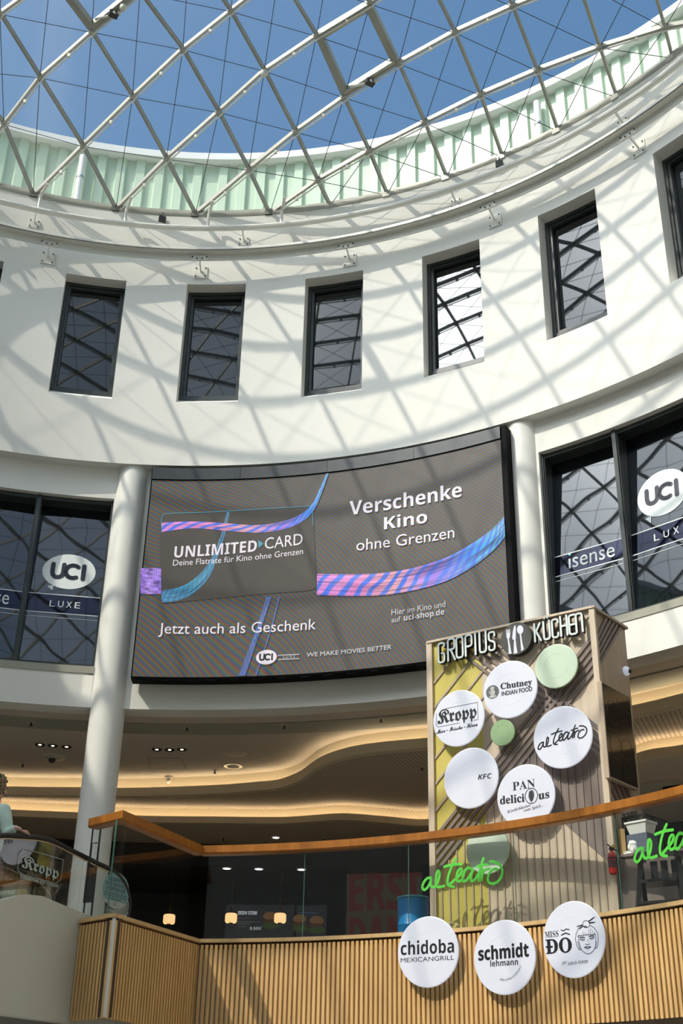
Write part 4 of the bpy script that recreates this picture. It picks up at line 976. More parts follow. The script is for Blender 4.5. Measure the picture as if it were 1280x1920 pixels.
# brown stained field between the two bundles
uX = None
ub = pt[0][0]; f_ = []
q = MB(); v_x = []
for k in range(13):
    u = ub+(hi_u-ub)*k/12; v_x.append((u, min(line_v(e5a, e5b, u), line_v(d1a, d1b, u))-.01))
q.on(TF, [pt[0], pt[1], (hi_u, line_v(pt[1], pt[2], hi_u))]+v_x[::-1], -.012, .006)
q.build('brown_board', M['brown'], tw)
q = MB()
for u in us:
    if u < ub or u > hi_u: continue
    vt_ = min(line_v(e5a, e5b, u), line_v(d1a, d1b, u))-.02; vb = line_v(pt[0], pt[1], u)
    if vt_ > vb: q = MB(); q.strip(TF, (u, vb), (u, vt_), .018, .0, .012); q.build('brown_batten', M['brown'], tw)
q = MB()
for k in range(5):
    c = clipseg(lerp2(d1a, d5a, k/4), lerp2(d1b, d5b, k/4), lo_u, hi_u, lo_v, hi_v)
    if c: q = MB(); q.strip(TF, c[0], c[1], .038, .002, .02); q.build('brown_batten', M['brown'], tw)
q = MB()
for k in range(5):
    c = clipseg(lerp2(e1a, e5a, k/4), lerp2(e1b, e5b, k/4), lo_u, hi_u, lo_v, hi_v)
    if c: q = MB(); q.strip(TF, c[0], c[1], .038, .007, .025); q.build('brown_batten', M['brown'], tw)
slab(TF, -.005, .045, TZ0, TZ1, .02, .06, M['board'], 'frame_post'); slab(TF, TW-.05, TW+.02, TZ0, TZ1, .02, .06, M['board'], 'frame_post')
slab(TF, -.02, TW+.03, TZ1-.03, TZ1, .03, .10, M['board'], 'frame_top'); slab(TS, -.03, SW, TZ1-.03, TZ1, .02, .08, M['board_side'], 'frame_top')
sp = [(TS.uv(1119, 1199), TS.uv(1137, 1160)), (TS.uv(1120, 1252), TS.uv(1165, 1174))]
q = MB()
for k in range(5):
    c = clipseg(lerp2(sp[0][0], sp[1][0], k/4), lerp2(sp[0][1], sp[1][1], k/4), .03, SW-.02, TZ0+.5, TZ1-.04)
    if c: q = MB(); q.strip(TS, c[0], c[1], .038, .0, .03); q.build('brown_batten', M['brown'], tw)
sp = [(TS.uv(1149, 1480), TS.uv(1190, 1560)), (TS.uv(1172, 1470), TS.uv(1196, 1530))]
for k in range(4):
    c = clipseg(lerp2(sp[0][0], sp[1][0], k/3), lerp2(sp[0][1], sp[1][1], k/3), .03, SW-.02, TZ0, 5.6)
    if c: q = MB(); q.strip(TS, c[0], c[1], .038, .0, .03); q.build('brown_batten', M['brown'], tw)
q = MB()
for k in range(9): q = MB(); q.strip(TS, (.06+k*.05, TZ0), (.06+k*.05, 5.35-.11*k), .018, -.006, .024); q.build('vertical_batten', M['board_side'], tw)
TL_ = Flat(TA, SU, -SN)
slab(TL_, 0, SW, TZ0, TZ1-.01, -.0, .012, M['yellow'], 'olive_board')
for iy in range(9):
    c = clipseg((0, 3.4+iy*.62), (1, 4.6+iy*.62), .04, SW-.04, TZ0, TZ1-.04)
    if c: q = MB(); q.strip(TL_, c[0], c[1], .04, .03, .03); q.build('diagonal_batten', M['board_side'], tw)
slab(TL_, -.02, .05, TZ0, TZ1, .035, .04, M['board'], 'frame_post'); slab(TL_, SW-.05, SW, TZ0, TZ1, .035, .04, M['board_side'], 'frame_post')
# tv on the side
TVp = TS.lifted(.07); cor = [TVp.uv(*p) for p in ((1130, 1279), (1181, 1311), (1194, 1478), (1142, 1454))]
u0, u1 = (cor[0][0]+cor[3][0])/2, (cor[1][0]+cor[2][0])/2; v0, v1 = (cor[2][1]+cor[3][1])/2, (cor[0][1]+cor[1][1])/2
tv = thing('menu_display', 'switched-off upright display screen on the narrow side of the wooden tower', 'screen', TS.P((u0+u1)/2, v0, .01))
q = MB(); q.on(TVp, [(u0-.02, v0-.02), (u1+.02, v0-.02), (u1+.02, v1+.02), (u0-.02, v1+.02)], 0, .06); q.build('bezel', M['board_side'], tv)
M['tv'] = mat('dark display glass', (.008, .008, .008), .08)
q = MB(); q.on(TVp, [(u0, v0), (u1, v0), (u1, v1), (u0, v1)], .003); q.build('display', M['tv'], tv)
q = MB()
for cx, cy in ((.3, .72), (.72, .68), (.3, .34), (.72, .36)): q.ringuv(TVp, (u0+(u1-u0)*cx, v0+(v1-v0)*cy), .13, .15, .012, .005, 28)
q.strip(TVp, ((u0+u1)/2, v0+.02), ((u0+u1)/2, v1-.1), .006, .005); q.strip(TVp, (u0, v0+(v1-v0)*.52), (u1, v0+(v1-v0)*.52), .006, .005)
q.build('faint_graphic', mat('faint display graphic', (.03, .03, .028), .2), tv)
# security camera on the side edge
P = TS.lifted(.06).hit(1178, 1257); t_ = thing('security_camera', 'small white ball camera on the right edge of the wooden tower', 'camera', P)
q = MB(); q.lathe(P-SN*.05, [(.055, 0), (.06, .02), (.05, .045), (.001, .07)], 20, ax=SN, closed=False); q.build('base', M['white'], t_, smooth=True)
q = MB(); q.lathe(P-SN*.01+SU*.02, [(.03, 0), (.028, .03), (.016, .045), (.001, .05)], 16, ax=(SN+Vector((-.6, -.6, -.5))).normalized(), closed=False); q.build('lens', M['black'], t_, smooth=True)

# ---- raised letters
def rounded(pts, r=.18, n=3):
    o = [pts[0]]
    for i in range(1, len(pts)-1):
        a, b, c = pts[i-1], pts[i], pts[i+1]
        def tow(p, q_, d_): L__ = math.hypot(q_[0]-p[0], q_[1]-p[1]); t = min(.5, d_/L__) if L__ else 0; return (p[0]+(q_[0]-p[0])*t, p[1]+(q_[1]-p[1])*t)
        s_, e_ = tow(b, a, r), tow(b, c, r)
        for j in range(n+1): t = j/n; o.append(((1-t)**2*s_[0]+2*t*(1-t)*b[0]+t*t*e_[0], (1-t)**2*s_[1]+2*t*(1-t)*b[1]+t*t*e_[1]))
    return o+[pts[-1]]
GL = {'G': [[(.36, .80), (.36, 1), (0, 1), (0, 0), (.36, 0), (.36, .46), (.2, .46)]], 'R': [[(0, 0), (0, 1), (.36, 1), (.36, .5), (0, .5)], [(.14, .5), (.38, 0)]], 'O': [[(.18, 1), (0, 1), (0, 0), (.36, 0), (.36, 1), (.18, 1)]],
      'P': [[(0, 0), (0, 1), (.36, 1), (.36, .45), (0, .45)]], 'I': [[(0, 0), (0, 1)]], 'U': [[(0, 1), (0, 0), (.36, 0), (.36, 1)]], 'S': [[(.36, .78), (.36, 1), (0, 1), (0, .56), (.36, .44), (.36, 0), (0, 0), (0, .22)]],
      'K': [[(0, 0), (0, 1)], [(.36, 1), (.04, .48)], [(.1, .56), (.38, 0)]], 'Ü': [[(0, .98), (0, 0), (.36, 0), (.36, .98)], [(.08, 1.16), (.08, 1.18)], [(.28, 1.16), (.28, 1.18)]], 'C': [[(.36, .78), (.36, 1), (0, 1), (0, 0), (.36, 0), (.36, .22)]],
      'H': [[(0, 0), (0, 1)], [(.36, 0), (.36, 1)], [(0, .5), (.36, .5)]], 'E': [[(.34, 1), (0, 1), (0, 0), (.34, 0)], [(0, .5), (.3, .5)]], 'n': [[(0, 0), (0, 1), (.36, 1), (.36, 0)]]}
M['letter_face'] = mat('white letter face', (.72, .78, .76), .4); M['letter_side'] = mat('black letter side', (.02, .022, .02), .5)
LS = TF.lifted(.09)
for ch, x0, yb, yt in (('G', 822, 1243, 1209), ('R', 840, 1239, 1201), ('O', 856, 1234, 1198), ('P', 873, 1230, 1194), ('I', 891.5, 1227, 1190), ('U', 899.5, 1224, 1188), ('S', 917, 1220, 1188),
                       ('K', 1003, 1203, 1172), ('Ü', 1020, 1199.5, 1167), ('C', 1036, 1196, 1164), ('H', 1052, 1192.5, 1158), ('E', 1068, 1190, 1156), ('n', 1081, 1186, 1153)):
    b = LS.uv(x0, yb); tp = LS.uv(x0, yt)[1]; h = (tp-b[1])*1.06; wd = .031; base = LS.P(b[0], b[1], 0)
    t_ = thing('sign_letter', 'raised white letter %s of the tower heading' % ch, 'letter', base, 'raised letters of the tower heading')
    k = h*.92
    qs, qf = MB(), MB()
    for st in GL[ch]:
        pts = [(b[0]+x*k*.98, b[1]+y*h) for x, y in rounded(st, .14 if len(st) > 2 else 0)]
        if ch == 'Ü' and len(st) == 2: pts = [(b[0]+x*k*.98, b[1]+y*h) for x, y in st]
        qs.stroke(LS, pts, wd, 0, .055, n=8); qf.stroke(LS, pts, wd-.006, .002, n=8)
    qs.build('side', M['letter_side'], t_, normals=False); qf.build('face', M['letter_face'], t_, normals=False)
# cutlery badge
DS = TF.lifted(.10); c = DS.uv(967, 1197); r = (DS.uv(996, 1190)[0]-DS.uv(938, 1203)[0])/2; base = TF.P(c[0], c[1], 0)
t_ = thing('cutlery_badge', 'round black badge with white fork, knife and spoon between the two heading words', 'sign', base)
q = MB(); q.lathe(base, [(r*.98, .0), (r*.98, .06), (r, .062), (r, .10), (.001, .10)], 48, ax=TN, closed=False); q.build('disc', mat('charcoal badge', (.035, .036, .033), .5), t_, smooth=True)
def cb3(x, y): return DS.uv(800+x/4, 1130+y/4)
q = MB()
def poly3(pts): q.on(DS, [cb3(*p) for p in pts], .003)
for x in (598, 606, 614, 622): poly3([(x-2, 232-(x-598)*.18), (x+3, 232-(x-598)*.18), (x+3, 204-(x-598)*.18), (x-2, 204-(x-598)*.18)])
poly3([(596, 230), (626, 226), (622, 262), (615, 272), (606, 274), (599, 262)]); poly3([(606, 270), (616, 268), (626, 330), (636, 383), (614, 385), (612, 330)])
poly3([(656, 174), (666, 172), (668, 200), (667, 272), (644, 280), (640, 262), (646, 210)]); poly3([(654, 274), (666, 272), (672, 330), (680, 378), (652, 384), (652, 330)])
poly3([(700+24*math.cos(t), 203+33*math.sin(t)) for t in [i*PI/10 for i in range(20)]]); poly3([(696, 232), (706, 230), (716, 300), (728, 350), (708, 366), (703, 300)])
q.build('cutlery_shape', M['white'], t_, normals=False)

# ---- plates on the tower
def tplate(px, R_px, label, m, off=.13, edge=None, group=GP):
    S = TF.lifted(off); c = S.uv(*px); L_ = S.uv(px[0]-R_px, px[1]+R_px*.21); R__ = S.uv(px[0]+R_px, px[1]-R_px*.21); return plate(TF, c, (R__[0]-L_[0])/2, label, m, group, off=off, edge=edge)
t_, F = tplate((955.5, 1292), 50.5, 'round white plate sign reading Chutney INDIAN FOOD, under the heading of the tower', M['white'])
def chut(q):
    text_px(q, F, serif('Chutney'), (938.5, 1292.5), (997, 1283.5), 11, 0, fat=.0025); text_px(q, F, 'INDIAN FOOD', (940.5, 1305), (997.5, 1295), 8, 0, fat=.002)
ink(F, t_, chut)
q = MB(); c = F.uv(923, 1297.5); q.disc(F, c, .088, .086, 0); q.build('portrait_badge', M['grey_print'], t_)
q = MB()
for dx, dy, a, b in ((0, -.01, .035, .04), (0, .048, .028, .02), (-.03, .0, .014, .02), (0, -.058, .05, .016)): q.disc(F, (c[0]+dx, c[1]+dy), a, b, .001, n=16)
q.build('portrait_shape', mat('light grey print', (.5, .5, .48), .5), t_)
t_, F = tplate((859, 1346), 48, 'round white plate sign reading Kropp in blackletter, at the left edge of the tower', M['white'])
def kro(q):
    text_px(q, F, fraktur('Kropp'), (820, 1357), (893, 1345), 25, 0, fat=.0035)
    text_px(q, F, script('Meer - Frische - Ideen'), (818.5, 1376), (895, 1361), 7.5, 0, fat=.0015)
    X = lambda *P_: q.stroke(F, [F.uv(780+x/7.11, 1200+y/7.11) for x, y in P_], .006, 0, n=6)
    X((395, 915), (815, 830), (825, 1060), (765, 1070)); X((270, 985), (265, 1135), (295, 1160), (580, 1105))
ink(F, t_, kro)
t_, F = tplate((882, 1458), 51, 'round white plate sign with only the italic letters KFC, lower left of the tower', M['white'])
ink(F, t_, lambda q: text_px(q, F, italic('KFC'), (895.5, 1462), (922, 1459), 9.5, 0))
t_, F = tplate((1054, 1381.5), 55, 'round white plate sign with the handwritten words al teatro, right side of the tower', M['white'])
def tea(q):
    sx = (1100-1008)/(945-65); m0, m1 = F.uv(1011.6, 1405), F.uv(1089, 1383.5)
    for st in TEA:
        pts = []
        for x, y in smooth_px(st, 4):
            base_y = 631-(x-95)*.0925; px_ = 1008+(x-65)*sx; py_ = 1405-(px_-1011.6)*.277-(base_y-y)*.095; pts.append(F.uv(px_, py_))
        q.stroke(F, pts, .017, 0, n=6)
ink(F, t_, tea)
t_, F = tplate((985, 1491.5), 54, 'round white plate sign reading PAN delicious, lowest white plate above the handrail', M['white'])
def pan(q):
    text_px(q, F, serif('PAN'), (961, 1482.5), (1003, 1476), 16, 0); text_px(q, F, serif('delici'), (937.5, 1508), (983, 1503), 15, 0, fat=.002); text_px(q, F, serif('us'), (1009.5, 1499), (1029.5, 1495.5), 10.5, 0, fat=.002)
    c = F.uv(995.8, 1492.3); q.ringuv(F, c, .078, .088, .009, 0)
    for k in range(9):
        y = c[1]-.055+k*.0135; wx = .036*(1-((k-4.6)/6.2)**2); q.strip(F, (c[0]-wx, y-.004), (c[0]+wx, y+.005), .0115, 0)
    q.strip(F, (c[0], c[1]-.082), (c[0], c[1]+.08), .006, 0)
    text_px(q, F, serital('Köstlichkeiten'), (950.5, 1525), (994, 1512), 5.5, 0); text_px(q, F, serital('vom Spieß...'), (981.5, 1522.5), (1018, 1512), 5.5, 0)
ink(F, t_, pan)
GG = 'plain green plates on the tower'
tplate((1042, 1248.5), 40, 'large plain pale green plate near the top right of the tower', M['plate_g1'], edge=M['plate_edge'], group=GG)
tplate((941.5, 1373.5), 22.8, 'small plain sage green plate in the middle of the tower', M['plate_g2'], off=.11, group=GG)
tplate((913, 1593), 40, 'plain mint green plate behind the handrail of the glass railing', M['plate_g3'], edge=M['plate_edge'], group=GG)

# ---- fire extinguisher
P = TF.lifted(.10).hit(1150, 1640); t_ = thing('fire_extinguisher', 'small red fire extinguisher hanging at the right corner of the wooden tower', 'extinguisher', P)
red = mat('red lacquer', (.55, .015, .012), .3); q = MB(); q.lathe(P, [(.03, 0), (.046, .012), (.048, .03), (.048, .19), (.04, .225), (.018, .245), (.018, .26)], 20); q.build('bottle', red, t_, smooth=True)
q = MB(); q.lathe(P, [(.0485, .07), (.0485, .15)], 20, closed=False); q.build('label_band', mat('dark label', (.12, .04, .05), .5), t_)
q = MB(); q.box(P+Vector((0, 0, .275)), (.05, .03, .03), .3); q.bar(P+Vector((0, 0, .29)), P+Vector((-.05, -.02, .32)), .012, .01); q.build('valve_handle', M['black'], t_)
q = MB(); q.lathe(P+Vector((.02, -.02, .30)), [(.018, -.01), (.018, .01)], 12, ax=TN); q.build('gauge', mat('brass', (.6, .42, .1), .3, 1), t_)
q = MB(); q.tube([P+Vector((.02, 0, .27)), P+Vector((.08, .02, .26)), P+Vector((.09, .0, .18)), P+Vector((.06, -.01, .10))], .008, 6); q.build('hose', M['black'], t_)
q = MB(); q.lathe(P, [(.051, .165), (.051, .18)], 20, closed=False); q.box(P-TN*.06+Vector((0, 0, .17)), (.03, .06, .02), .6); q.build('wall_strap', M['black'], t_)

# ================================================================== THINGS ON THE GALLERY
# blue drum
P = at_r(775, 1745, 8.45); P.z = 3.72; top = at_r(775, 1686, 8.45).z
t_ = thing('blue_drum', 'shiny blue drum standing behind the glass railing just left of the wooden tower', 'drum', P); r = .19
q = MB(); q.lathe(P, [(r, 0), (r, .3), (r+.006, .31), (r, .32), (r, top-3.72)], 32); q.build('body', mat('blue lacquer', (.003, .20, .50), .35), t_, smooth=True)
q = MB(); q.lathe(P, [(r+.004, top-3.73), (r+.008, top-3.715), (r+.002, top-3.70)], 32, closed=False); q.build('rim', mat('teal rim', (.02, .2, .25), .3), t_, smooth=True)
# counter behind the railing, right
CF = Flat(TA-TN*.03, TU, TN); cu0, ZCn = TW+.05, CF.hit(1190, 1600).z
t_ = thing('service_counter', 'brown wooden service counter behind the railing, right of the tower', 'counter', CF.P(cu0+.8, 3.72))
def cbox(z0, z1, o0, o1, name, m): q = MB(); q.box8([CF.P(u, z, -o) for z in (z0, z1) for u, o in ((cu0, o0), (cu0+2.2, o0), (cu0+2.2, o1), (cu0, o1))]); return q.build(name, m, t_)
cbox(3.72, ZCn-.03, 0, .03, 'front_board', M['brown']); cbox(ZCn-.03, ZCn, -.02, .7, 'worktop', M['brown']); cbox(3.72, ZCn-.03, .66, .69, 'back_board', M['brown'])
def on_counter(x, dd): P = Flat(CF.O-TN*dd, TU, TN).hit(x, 1598); return Vector((P.x, P.y, ZCn+.001))
P = on_counter(1168, .10); q = MB(); q.box(P+Vector((0, 0, .15)), (.05, .05, .30), .4); tag(q.build('wooden_post', M['slat'], loc=P), 'short light oak post standing on the left end of the service counter', 'post')
foam = mat('white foam', (.72, .74, .70), .7)
P = on_counter(1214, .48); t_ = thing('black_crate', 'black folding crate on the service counter, right of the oak post', 'crate', P)
q = MB(); X = (.46, .30)
for z in (.03, .30, .46): 
    for s_ in (-1, 1): q.box(P+Vector((0, s_*.15, z)), (.46, .012, .03), 0) if False else q.box(P+Matrix.Rotation(.75, 3, 'Z')@Vector((0, s_*.15, z)), (.46, .012, .03), .75); q.box(P+Matrix.Rotation(.75, 3, 'Z')@Vector((s_*.23, 0, z)), (.012, .30, .03), .75)
for k in range(8):
    for s_ in (-1, 1): q.box(P+Matrix.Rotation(.75, 3, 'Z')@Vector((-.22+k*.063, s_*.15, .24)), (.022, .01, .46), .75)
q.build('crate_side', M['black'], t_)
q = MB(); q.box(P+Vector((0, 0, .015)), (.45, .29, .02), .75); q.build('crate_base', M['black'], t_)
Pq = on_counter(1206, .20); q = MB(); R3 = Matrix.Rotation(-.8, 3, 'Z')
q.box8([Pq+R3@Vector((a*w_, b*w2, z))for z, w_, w2 in ((.23, .10, .08), (.35, .13, .11)) for a, b in ((-1, -1), (1, -1), (1, 1), (-1, 1))])
q.box(Pq+Vector((0, 0, .36)), (.28, .24, .02), -.8); tag(q.build('foam_box', foam, loc=Pq+Vector((0, 0, .23))), 'white foam box in front of the black crate', 'box')
q = MB(); q.box(Pq+Vector((0, 0, .115)), (.26, .22, .23), -.8); tag(q.build('storage_tub', mat('grey blue tub', (.09, .11, .15), .5), loc=Pq), 'dark grey tub under the white foam box', 'tub')
def sack(P, sx, sy, sz, label, nm='plastic_bag'):
    bm = bmesh.new(); bmesh.ops.create_icosphere(bm, subdivisions=3, radius=1); rnd = random.Random(int(sx*1000))
    for v in bm.verts:
        k = 1+.16*math.sin(v.co.x*5+sx*9)*math.cos(v.co.y*4+v.co.z*6)+rnd.uniform(-.03, .03); v.co = Vector((v.co.x*sx*k, v.co.y*sy*k, (v.co.z*k+.9)*sz))
        if v.co.z < 0: v.co.z = 0
    me = bpy.data.meshes.new(nm); bm.to_mesh(me); bm.free(); me.materials.append(foam); o = bpy.data.objects.new(nm, me); C.objects.link(o); o.location = P; o.rotation_euler.z = -.8; tag(o, label, 'bag')
sack(on_counter(1174, .13), .09, .06, .03, 'flat crumpled white bag beside the oak post on the counter')
sack(on_counter(1188, .12), .06, .06, .09, 'upright white plastic bag with dark print on the counter')
# high chair
P = at_r(1243, 1690, 8.06); az_ = az_of(P); P.z = 3.72; t_ = thing('high_chair', 'black wooden high chair standing behind the railing at the right edge', 'chair', P)
zt_ = at_r(1243, 1606, 8.06).z-3.72; R3 = Matrix.Rotation(-rad(az_)+.35, 3, 'Z')
def hc_(x, y, z): return P+R3@Vector((x, y, z))
for sx in (-1, 1):
    q = MB(); q.bar(hc_(sx*.24, -.17, 0), hc_(sx*.20, .02, zt_), .045, .06, up=(0, 1, 0)); q.build('leg', M['black'], t_)
    q = MB(); q.bar(hc_(sx*.24, .20, 0), hc_(sx*.20, -.02, zt_*.98), .045, .06, up=(0, 1, 0)); q.build('leg', M['black'], t_)
    q = MB(); q.bar(hc_(sx*.21, -.14, zt_), hc_(sx*.21, .18, zt_+.02), .04, .05); q.build('arm_rest', M['black'], t_)
q = MB(); q.box(hc_(0, .02, zt_*.62), (.38, .30, .03), -rad(az_)+.35); q.build('seat', M['black'], t_)
q = MB(); q.box(hc_(0, -.14, zt_*.28), (.40, .14, .025), -rad(az_)+.35); q.build('foot_rest', M['black'], t_)
q = MB(); q.bar(hc_(-.21, -.15, zt_+.005), hc_(.21, -.15, zt_+.005), .03, .06); q.build('front_bar', M['black'], t_)
q = MB()
for k in (-1, 0, 1): q.box(hc_(k*.11, .17, zt_*.8), (.07, .02, zt_*.4), -rad(az_)+.35)
q.build('backrest', M['black'], t_)
# pendant lamps
M['shade'] = mat('glowing cream glass shade', (.9, .75, .5), .4, emi=(1, .62, .28), es=1.05)
for i, (x, y) in enumerate(((317, 1723), (433, 1721), (525, 1721))):
    P = at_r(x, y, 17.4); lb = ('leftmost of three pendant lamps, seen through the slanted glass panel', 'middle one of three pendant lamps, beside the IRISH STEW menu', 'rightmost of three pendant lamps, in front of the burger pictures')[i]
    t_ = thing('pendant_lamp', 'small glowing cream glass lamp, '+lb, 'lamp', P, 'pendant lamps in the food court')
    q = MB(); q.lathe(P, [(.10, -.09), (.118, -.065), (.118, .055), (.10, .082), (.03, .09)], 28, closed=False); q.lathe(P-Vector((0, 0, .085)), [(.10, 0), (.001, .002)], 28, closed=False); q.build('lamp_shade', M['shade'], t_, smooth=True)
    q = MB(); q.lathe(P, [(.04, .09), (.034, .13), (.018, .15), (.028, .17), (.028, .20), (.006, .22), (.006, 6.54-P.z)], 12); q.build('stem', mat('bronze stem', (.10, .05, .02), .4, .6), t_, smooth=True)
    q = MB(); q.lathe(P-Vector((0, 0, .10)), [(.045, 0), (.045, .006)], 16); q.build('bulb_cap', mat('brown bulb cap', (.25, .12, .05), .5), t_)
# menu boards and poster in the dark shop
SM = Cyl(15.8); M['menu'] = mat('dark menu panel', (.012, .013, .016), .4, emi=(.006, .007, .010), es=1); M['menu_t'] = mat('menu lettering', (.2, .2, .2), .5, emi=(.26, .28, .30), es=1)
def panel(name, label, cat, x0, y0, x1, y1, m, R=18.6):
    S = Cyl(R); a = S.uv(x0, y1); b = S.uv(x1, y0); t_ = thing(name, label, cat, S.P((a[0]+b[0])/2, a[1], 0)); q = MB(); k = 8
    for i in range(k):
        p, r_ = a[0]+(b[0]-a[0])*i/k, a[0]+(b[0]-a[0])*(i+1)/k; q.on(S, [(p, a[1]), (r_, a[1]), (r_, b[1]), (p, b[1])], .02, .04)
    q.build('panel', m, t_); return S, t_
S, t_ = panel('menu_board', 'dark menu board reading IRISH STEW 9,50€ behind the glass railing', 'sign', 420, 1697, 552, 1764, M['menu'])
q = MB(); text_px(q, S, bold('IRISH STEW'), (446, 1715), (482, 1715.5), 6.5, .025, fat=.003); text_px(q, S, bold('9,50€'), (468, 1744), (490, 1744), 6, .025); q.build('menu_lettering', M['menu_t'], t_, normals=False)
q = MB()
for y, x1 in ((1722, 469), (1729, 488), (1733, 470), (1738, 462)): q.strip(S, S.uv(446, y), S.uv(x1, y), .014, .024)
q.build('fine_print', mat('faint menu print', (.05, .05, .05), .5, emi=(.05, .05, .05), es=1), t_)
def food(cx, cy, w_, par, S):
    for nm_, dy, sx, sy, col in (('bun_picture', -9, .9, 8, (.18, .09, .035)), ('patty_picture', 1, 1.0, 4, (.07, .02, .012)), ('lettuce_picture', 9, 1.05, 7, (.03, .06, .012))):
        q = MB(); q.on(S, [S.uv(cx+w_*sx*math.cos(a)*(1+.05*math.sin(5*a)), cy+dy+sy*math.sin(a)) for a in [-i*PI/12 for i in range(24)]], .03+dy*.0002); q.build(nm_, mat(nm_+' print', col, .5, emi=col, es=.35), par)
food(507, 1727, 15, t_, S)
S, t_ = panel('menu_board', 'dark menu board with two burger pictures, right of the IRISH STEW board', 'sign', 530+24, 1697, 612, 1764, M['menu'], 18.4); food(562, 1732, 14, t_, S); food(594, 1735, 15, t_, S)
q = MB(); text_px(q, S, 'Double Dreamburger', (562, 1711), (588, 1711), 3, .03) if False else q.strip(S, S.uv(560, 1712), S.uv(592, 1712), .02, .03); q.build('title_bar', mat('blue title', (.03, .06, .14), .5, emi=(.03, .06, .14), es=.5), t_)
S, t_ = panel('poster', 'dim beige poster with huge dark red capital letters, left of the blue drum', 'poster', 648, 1628, 790, 1800, mat('dim beige poster', (.05, .045, .03), .7, emi=(.018, .016, .010), es=1), 17.6)
q = MB(); text_px(q, S, bold('ERST'), (655, 1708), (792, 1702), 72, .03, fat=.01); text_px(q, S, bold('DAN'), (655, 1793), (760, 1790), 72, .03, fat=.01); q.build('poster_lettering', mat('dark red print', (.05, .008, .008), .6, emi=(.030, .004, .004), es=1), t_, normals=False)

# ================================================================== ESCALATOR AND RIDER
EP = Vector((.055, 6.297, 0)); ED = Vector((.52, .85, 0)).normalized(); EN = Vector((-ED.y, ED.x, 0))
ES = Flat(EP, ED, -EN)
def ep(s_, z, o=0): return EP+ED*s_+EN*o+Vector((0, 0, z))
esc = thing('escalator', 'escalator landing with a white side panel and black handrail, bottom left', 'escalator', ep(-.8, 2.75))
topc = [(-3.6, 2.35), (-2.9, 2.78), (-2.2, 3.22), (-1.7, 3.55), (-1.45, 3.71), (-1.22, 3.83), (-1.05, 3.90), (-.86, 3.96), (-.62, 3.98), (-.37, 3.95), (-.02, 3.91), (.75, 3.86)]
def esc_panel(o0, o1, name):
    q = MB(); t0 = [q.vert(ep(s_, z, o0)) for s_, z in topc]; t1 = [q.vert(ep(s_, z, o1)) for s_, z in topc]; bz = [max(.9, min(2.75, 2.75+(s_+1.35)*.62)) if s_ < -1.35 else 2.75 for s_, z in topc]
    b0 = [q.vert(ep(s_, b, o0)) for (s_, z), b in zip(topc, bz)]; b1 = [q.vert(ep(s_, b, o1)) for (s_, z), b in zip(topc, bz)]
    for i in range(len(topc)-1):
        q.face((b0[i], b0[i+1], t0[i+1], t0[i])); q.face((b1[i], t1[i], t1[i+1], b1[i+1])); q.face((t0[i], t0[i+1], t1[i+1], t1[i])); q.face((b0[i], b1[i], b1[i+1], b0[i+1]))
    q.face((t0[-1], b0[-1], b1[-1], t1[-1])); return q.build(name, mat('warm white panel', (.62, .60, .52), .5), esc, smooth=True)
esc_panel(.0, .16, 'side_panel'); esc_panel(1.16, 1.30, 'side_panel')
hr = [(-3.6, 3.02), (-2.9, 3.46), (-2.2, 3.90), (-1.8, 4.22), (-1.35, 4.47), (-.98, 4.55), (-.57, 4.60), (-.13, 4.55), (.25, 4.50), (.55, 4.46), (.75, 4.37), (.87, 4.22), (.90, 4.08), (.85, 3.95), (.72, 3.86)]
hs = smooth_px(hr, 5)
for o in (.08, 1.24):
    q = MB(); q.tube([ep(s_, z, o) for s_, z in hs], .026, 10); q.build('handrail', mat('black rubber', (.012, .012, .013), .45), esc, smooth=True)
    q = MB(); q.tube([ep(s_-.02*(i > len(hs)*.72), z-.032*(i < len(hs)*.85)+(.03 if i > len(hs)*.9 else 0), o) for i, (s_, z) in enumerate(hs)], .009, 8); q.build('steel_trim', M['chrome'], esc, smooth=True)
    q = MB()
    tz = lambda s_: next((z0+(z1-z0)*(s_-s0)/(s1-s0) for (s0, z0), (s1, z1) in zip(topc, topc[1:]) if s0 <= s_ <= s1), 3.86)
    for (s0, z0), (s1, z1) in zip(hs, hs[1:]):
        if s1 <= s0: break
        q.poly([ep(s0, tz(s0), o), ep(s1, tz(s1), o), ep(s1, z1-.04, o), ep(s0, z0-.04, o)])
    q.build('glass_panel', M['esc_glass'], esc)
q = MB()
for k in range(9): s_ = -.4-k*.4; z = 3.66-max(0, (k-2))*.24; q.box8([ep(a, zz, b) for zz in (z-.22, z) for a, b in ((s_, .17), (s_+.4, .17), (s_+.4, 1.15), (s_, 1.15))])
q.box8([ep(a, zz, b) for zz in (3.5, 3.70) for a, b in ((0, .17), (1.4, .17), (1.4, 1.15), (0, 1.15))]); q.build('step_band', mat('ribbed steel step', (.12, .12, .12), .4, .7), esc)
q = MB(); q.box8([ep(a, zz, b) for zz in (2.55, 2.75) for a, b in ((-1.3, -.02), (0.2, -.02), (0.2, 1.3), (-1.3, 1.3))]); q.build('underside', mat('grey underside', (.12, .12, .105), .6), esc)
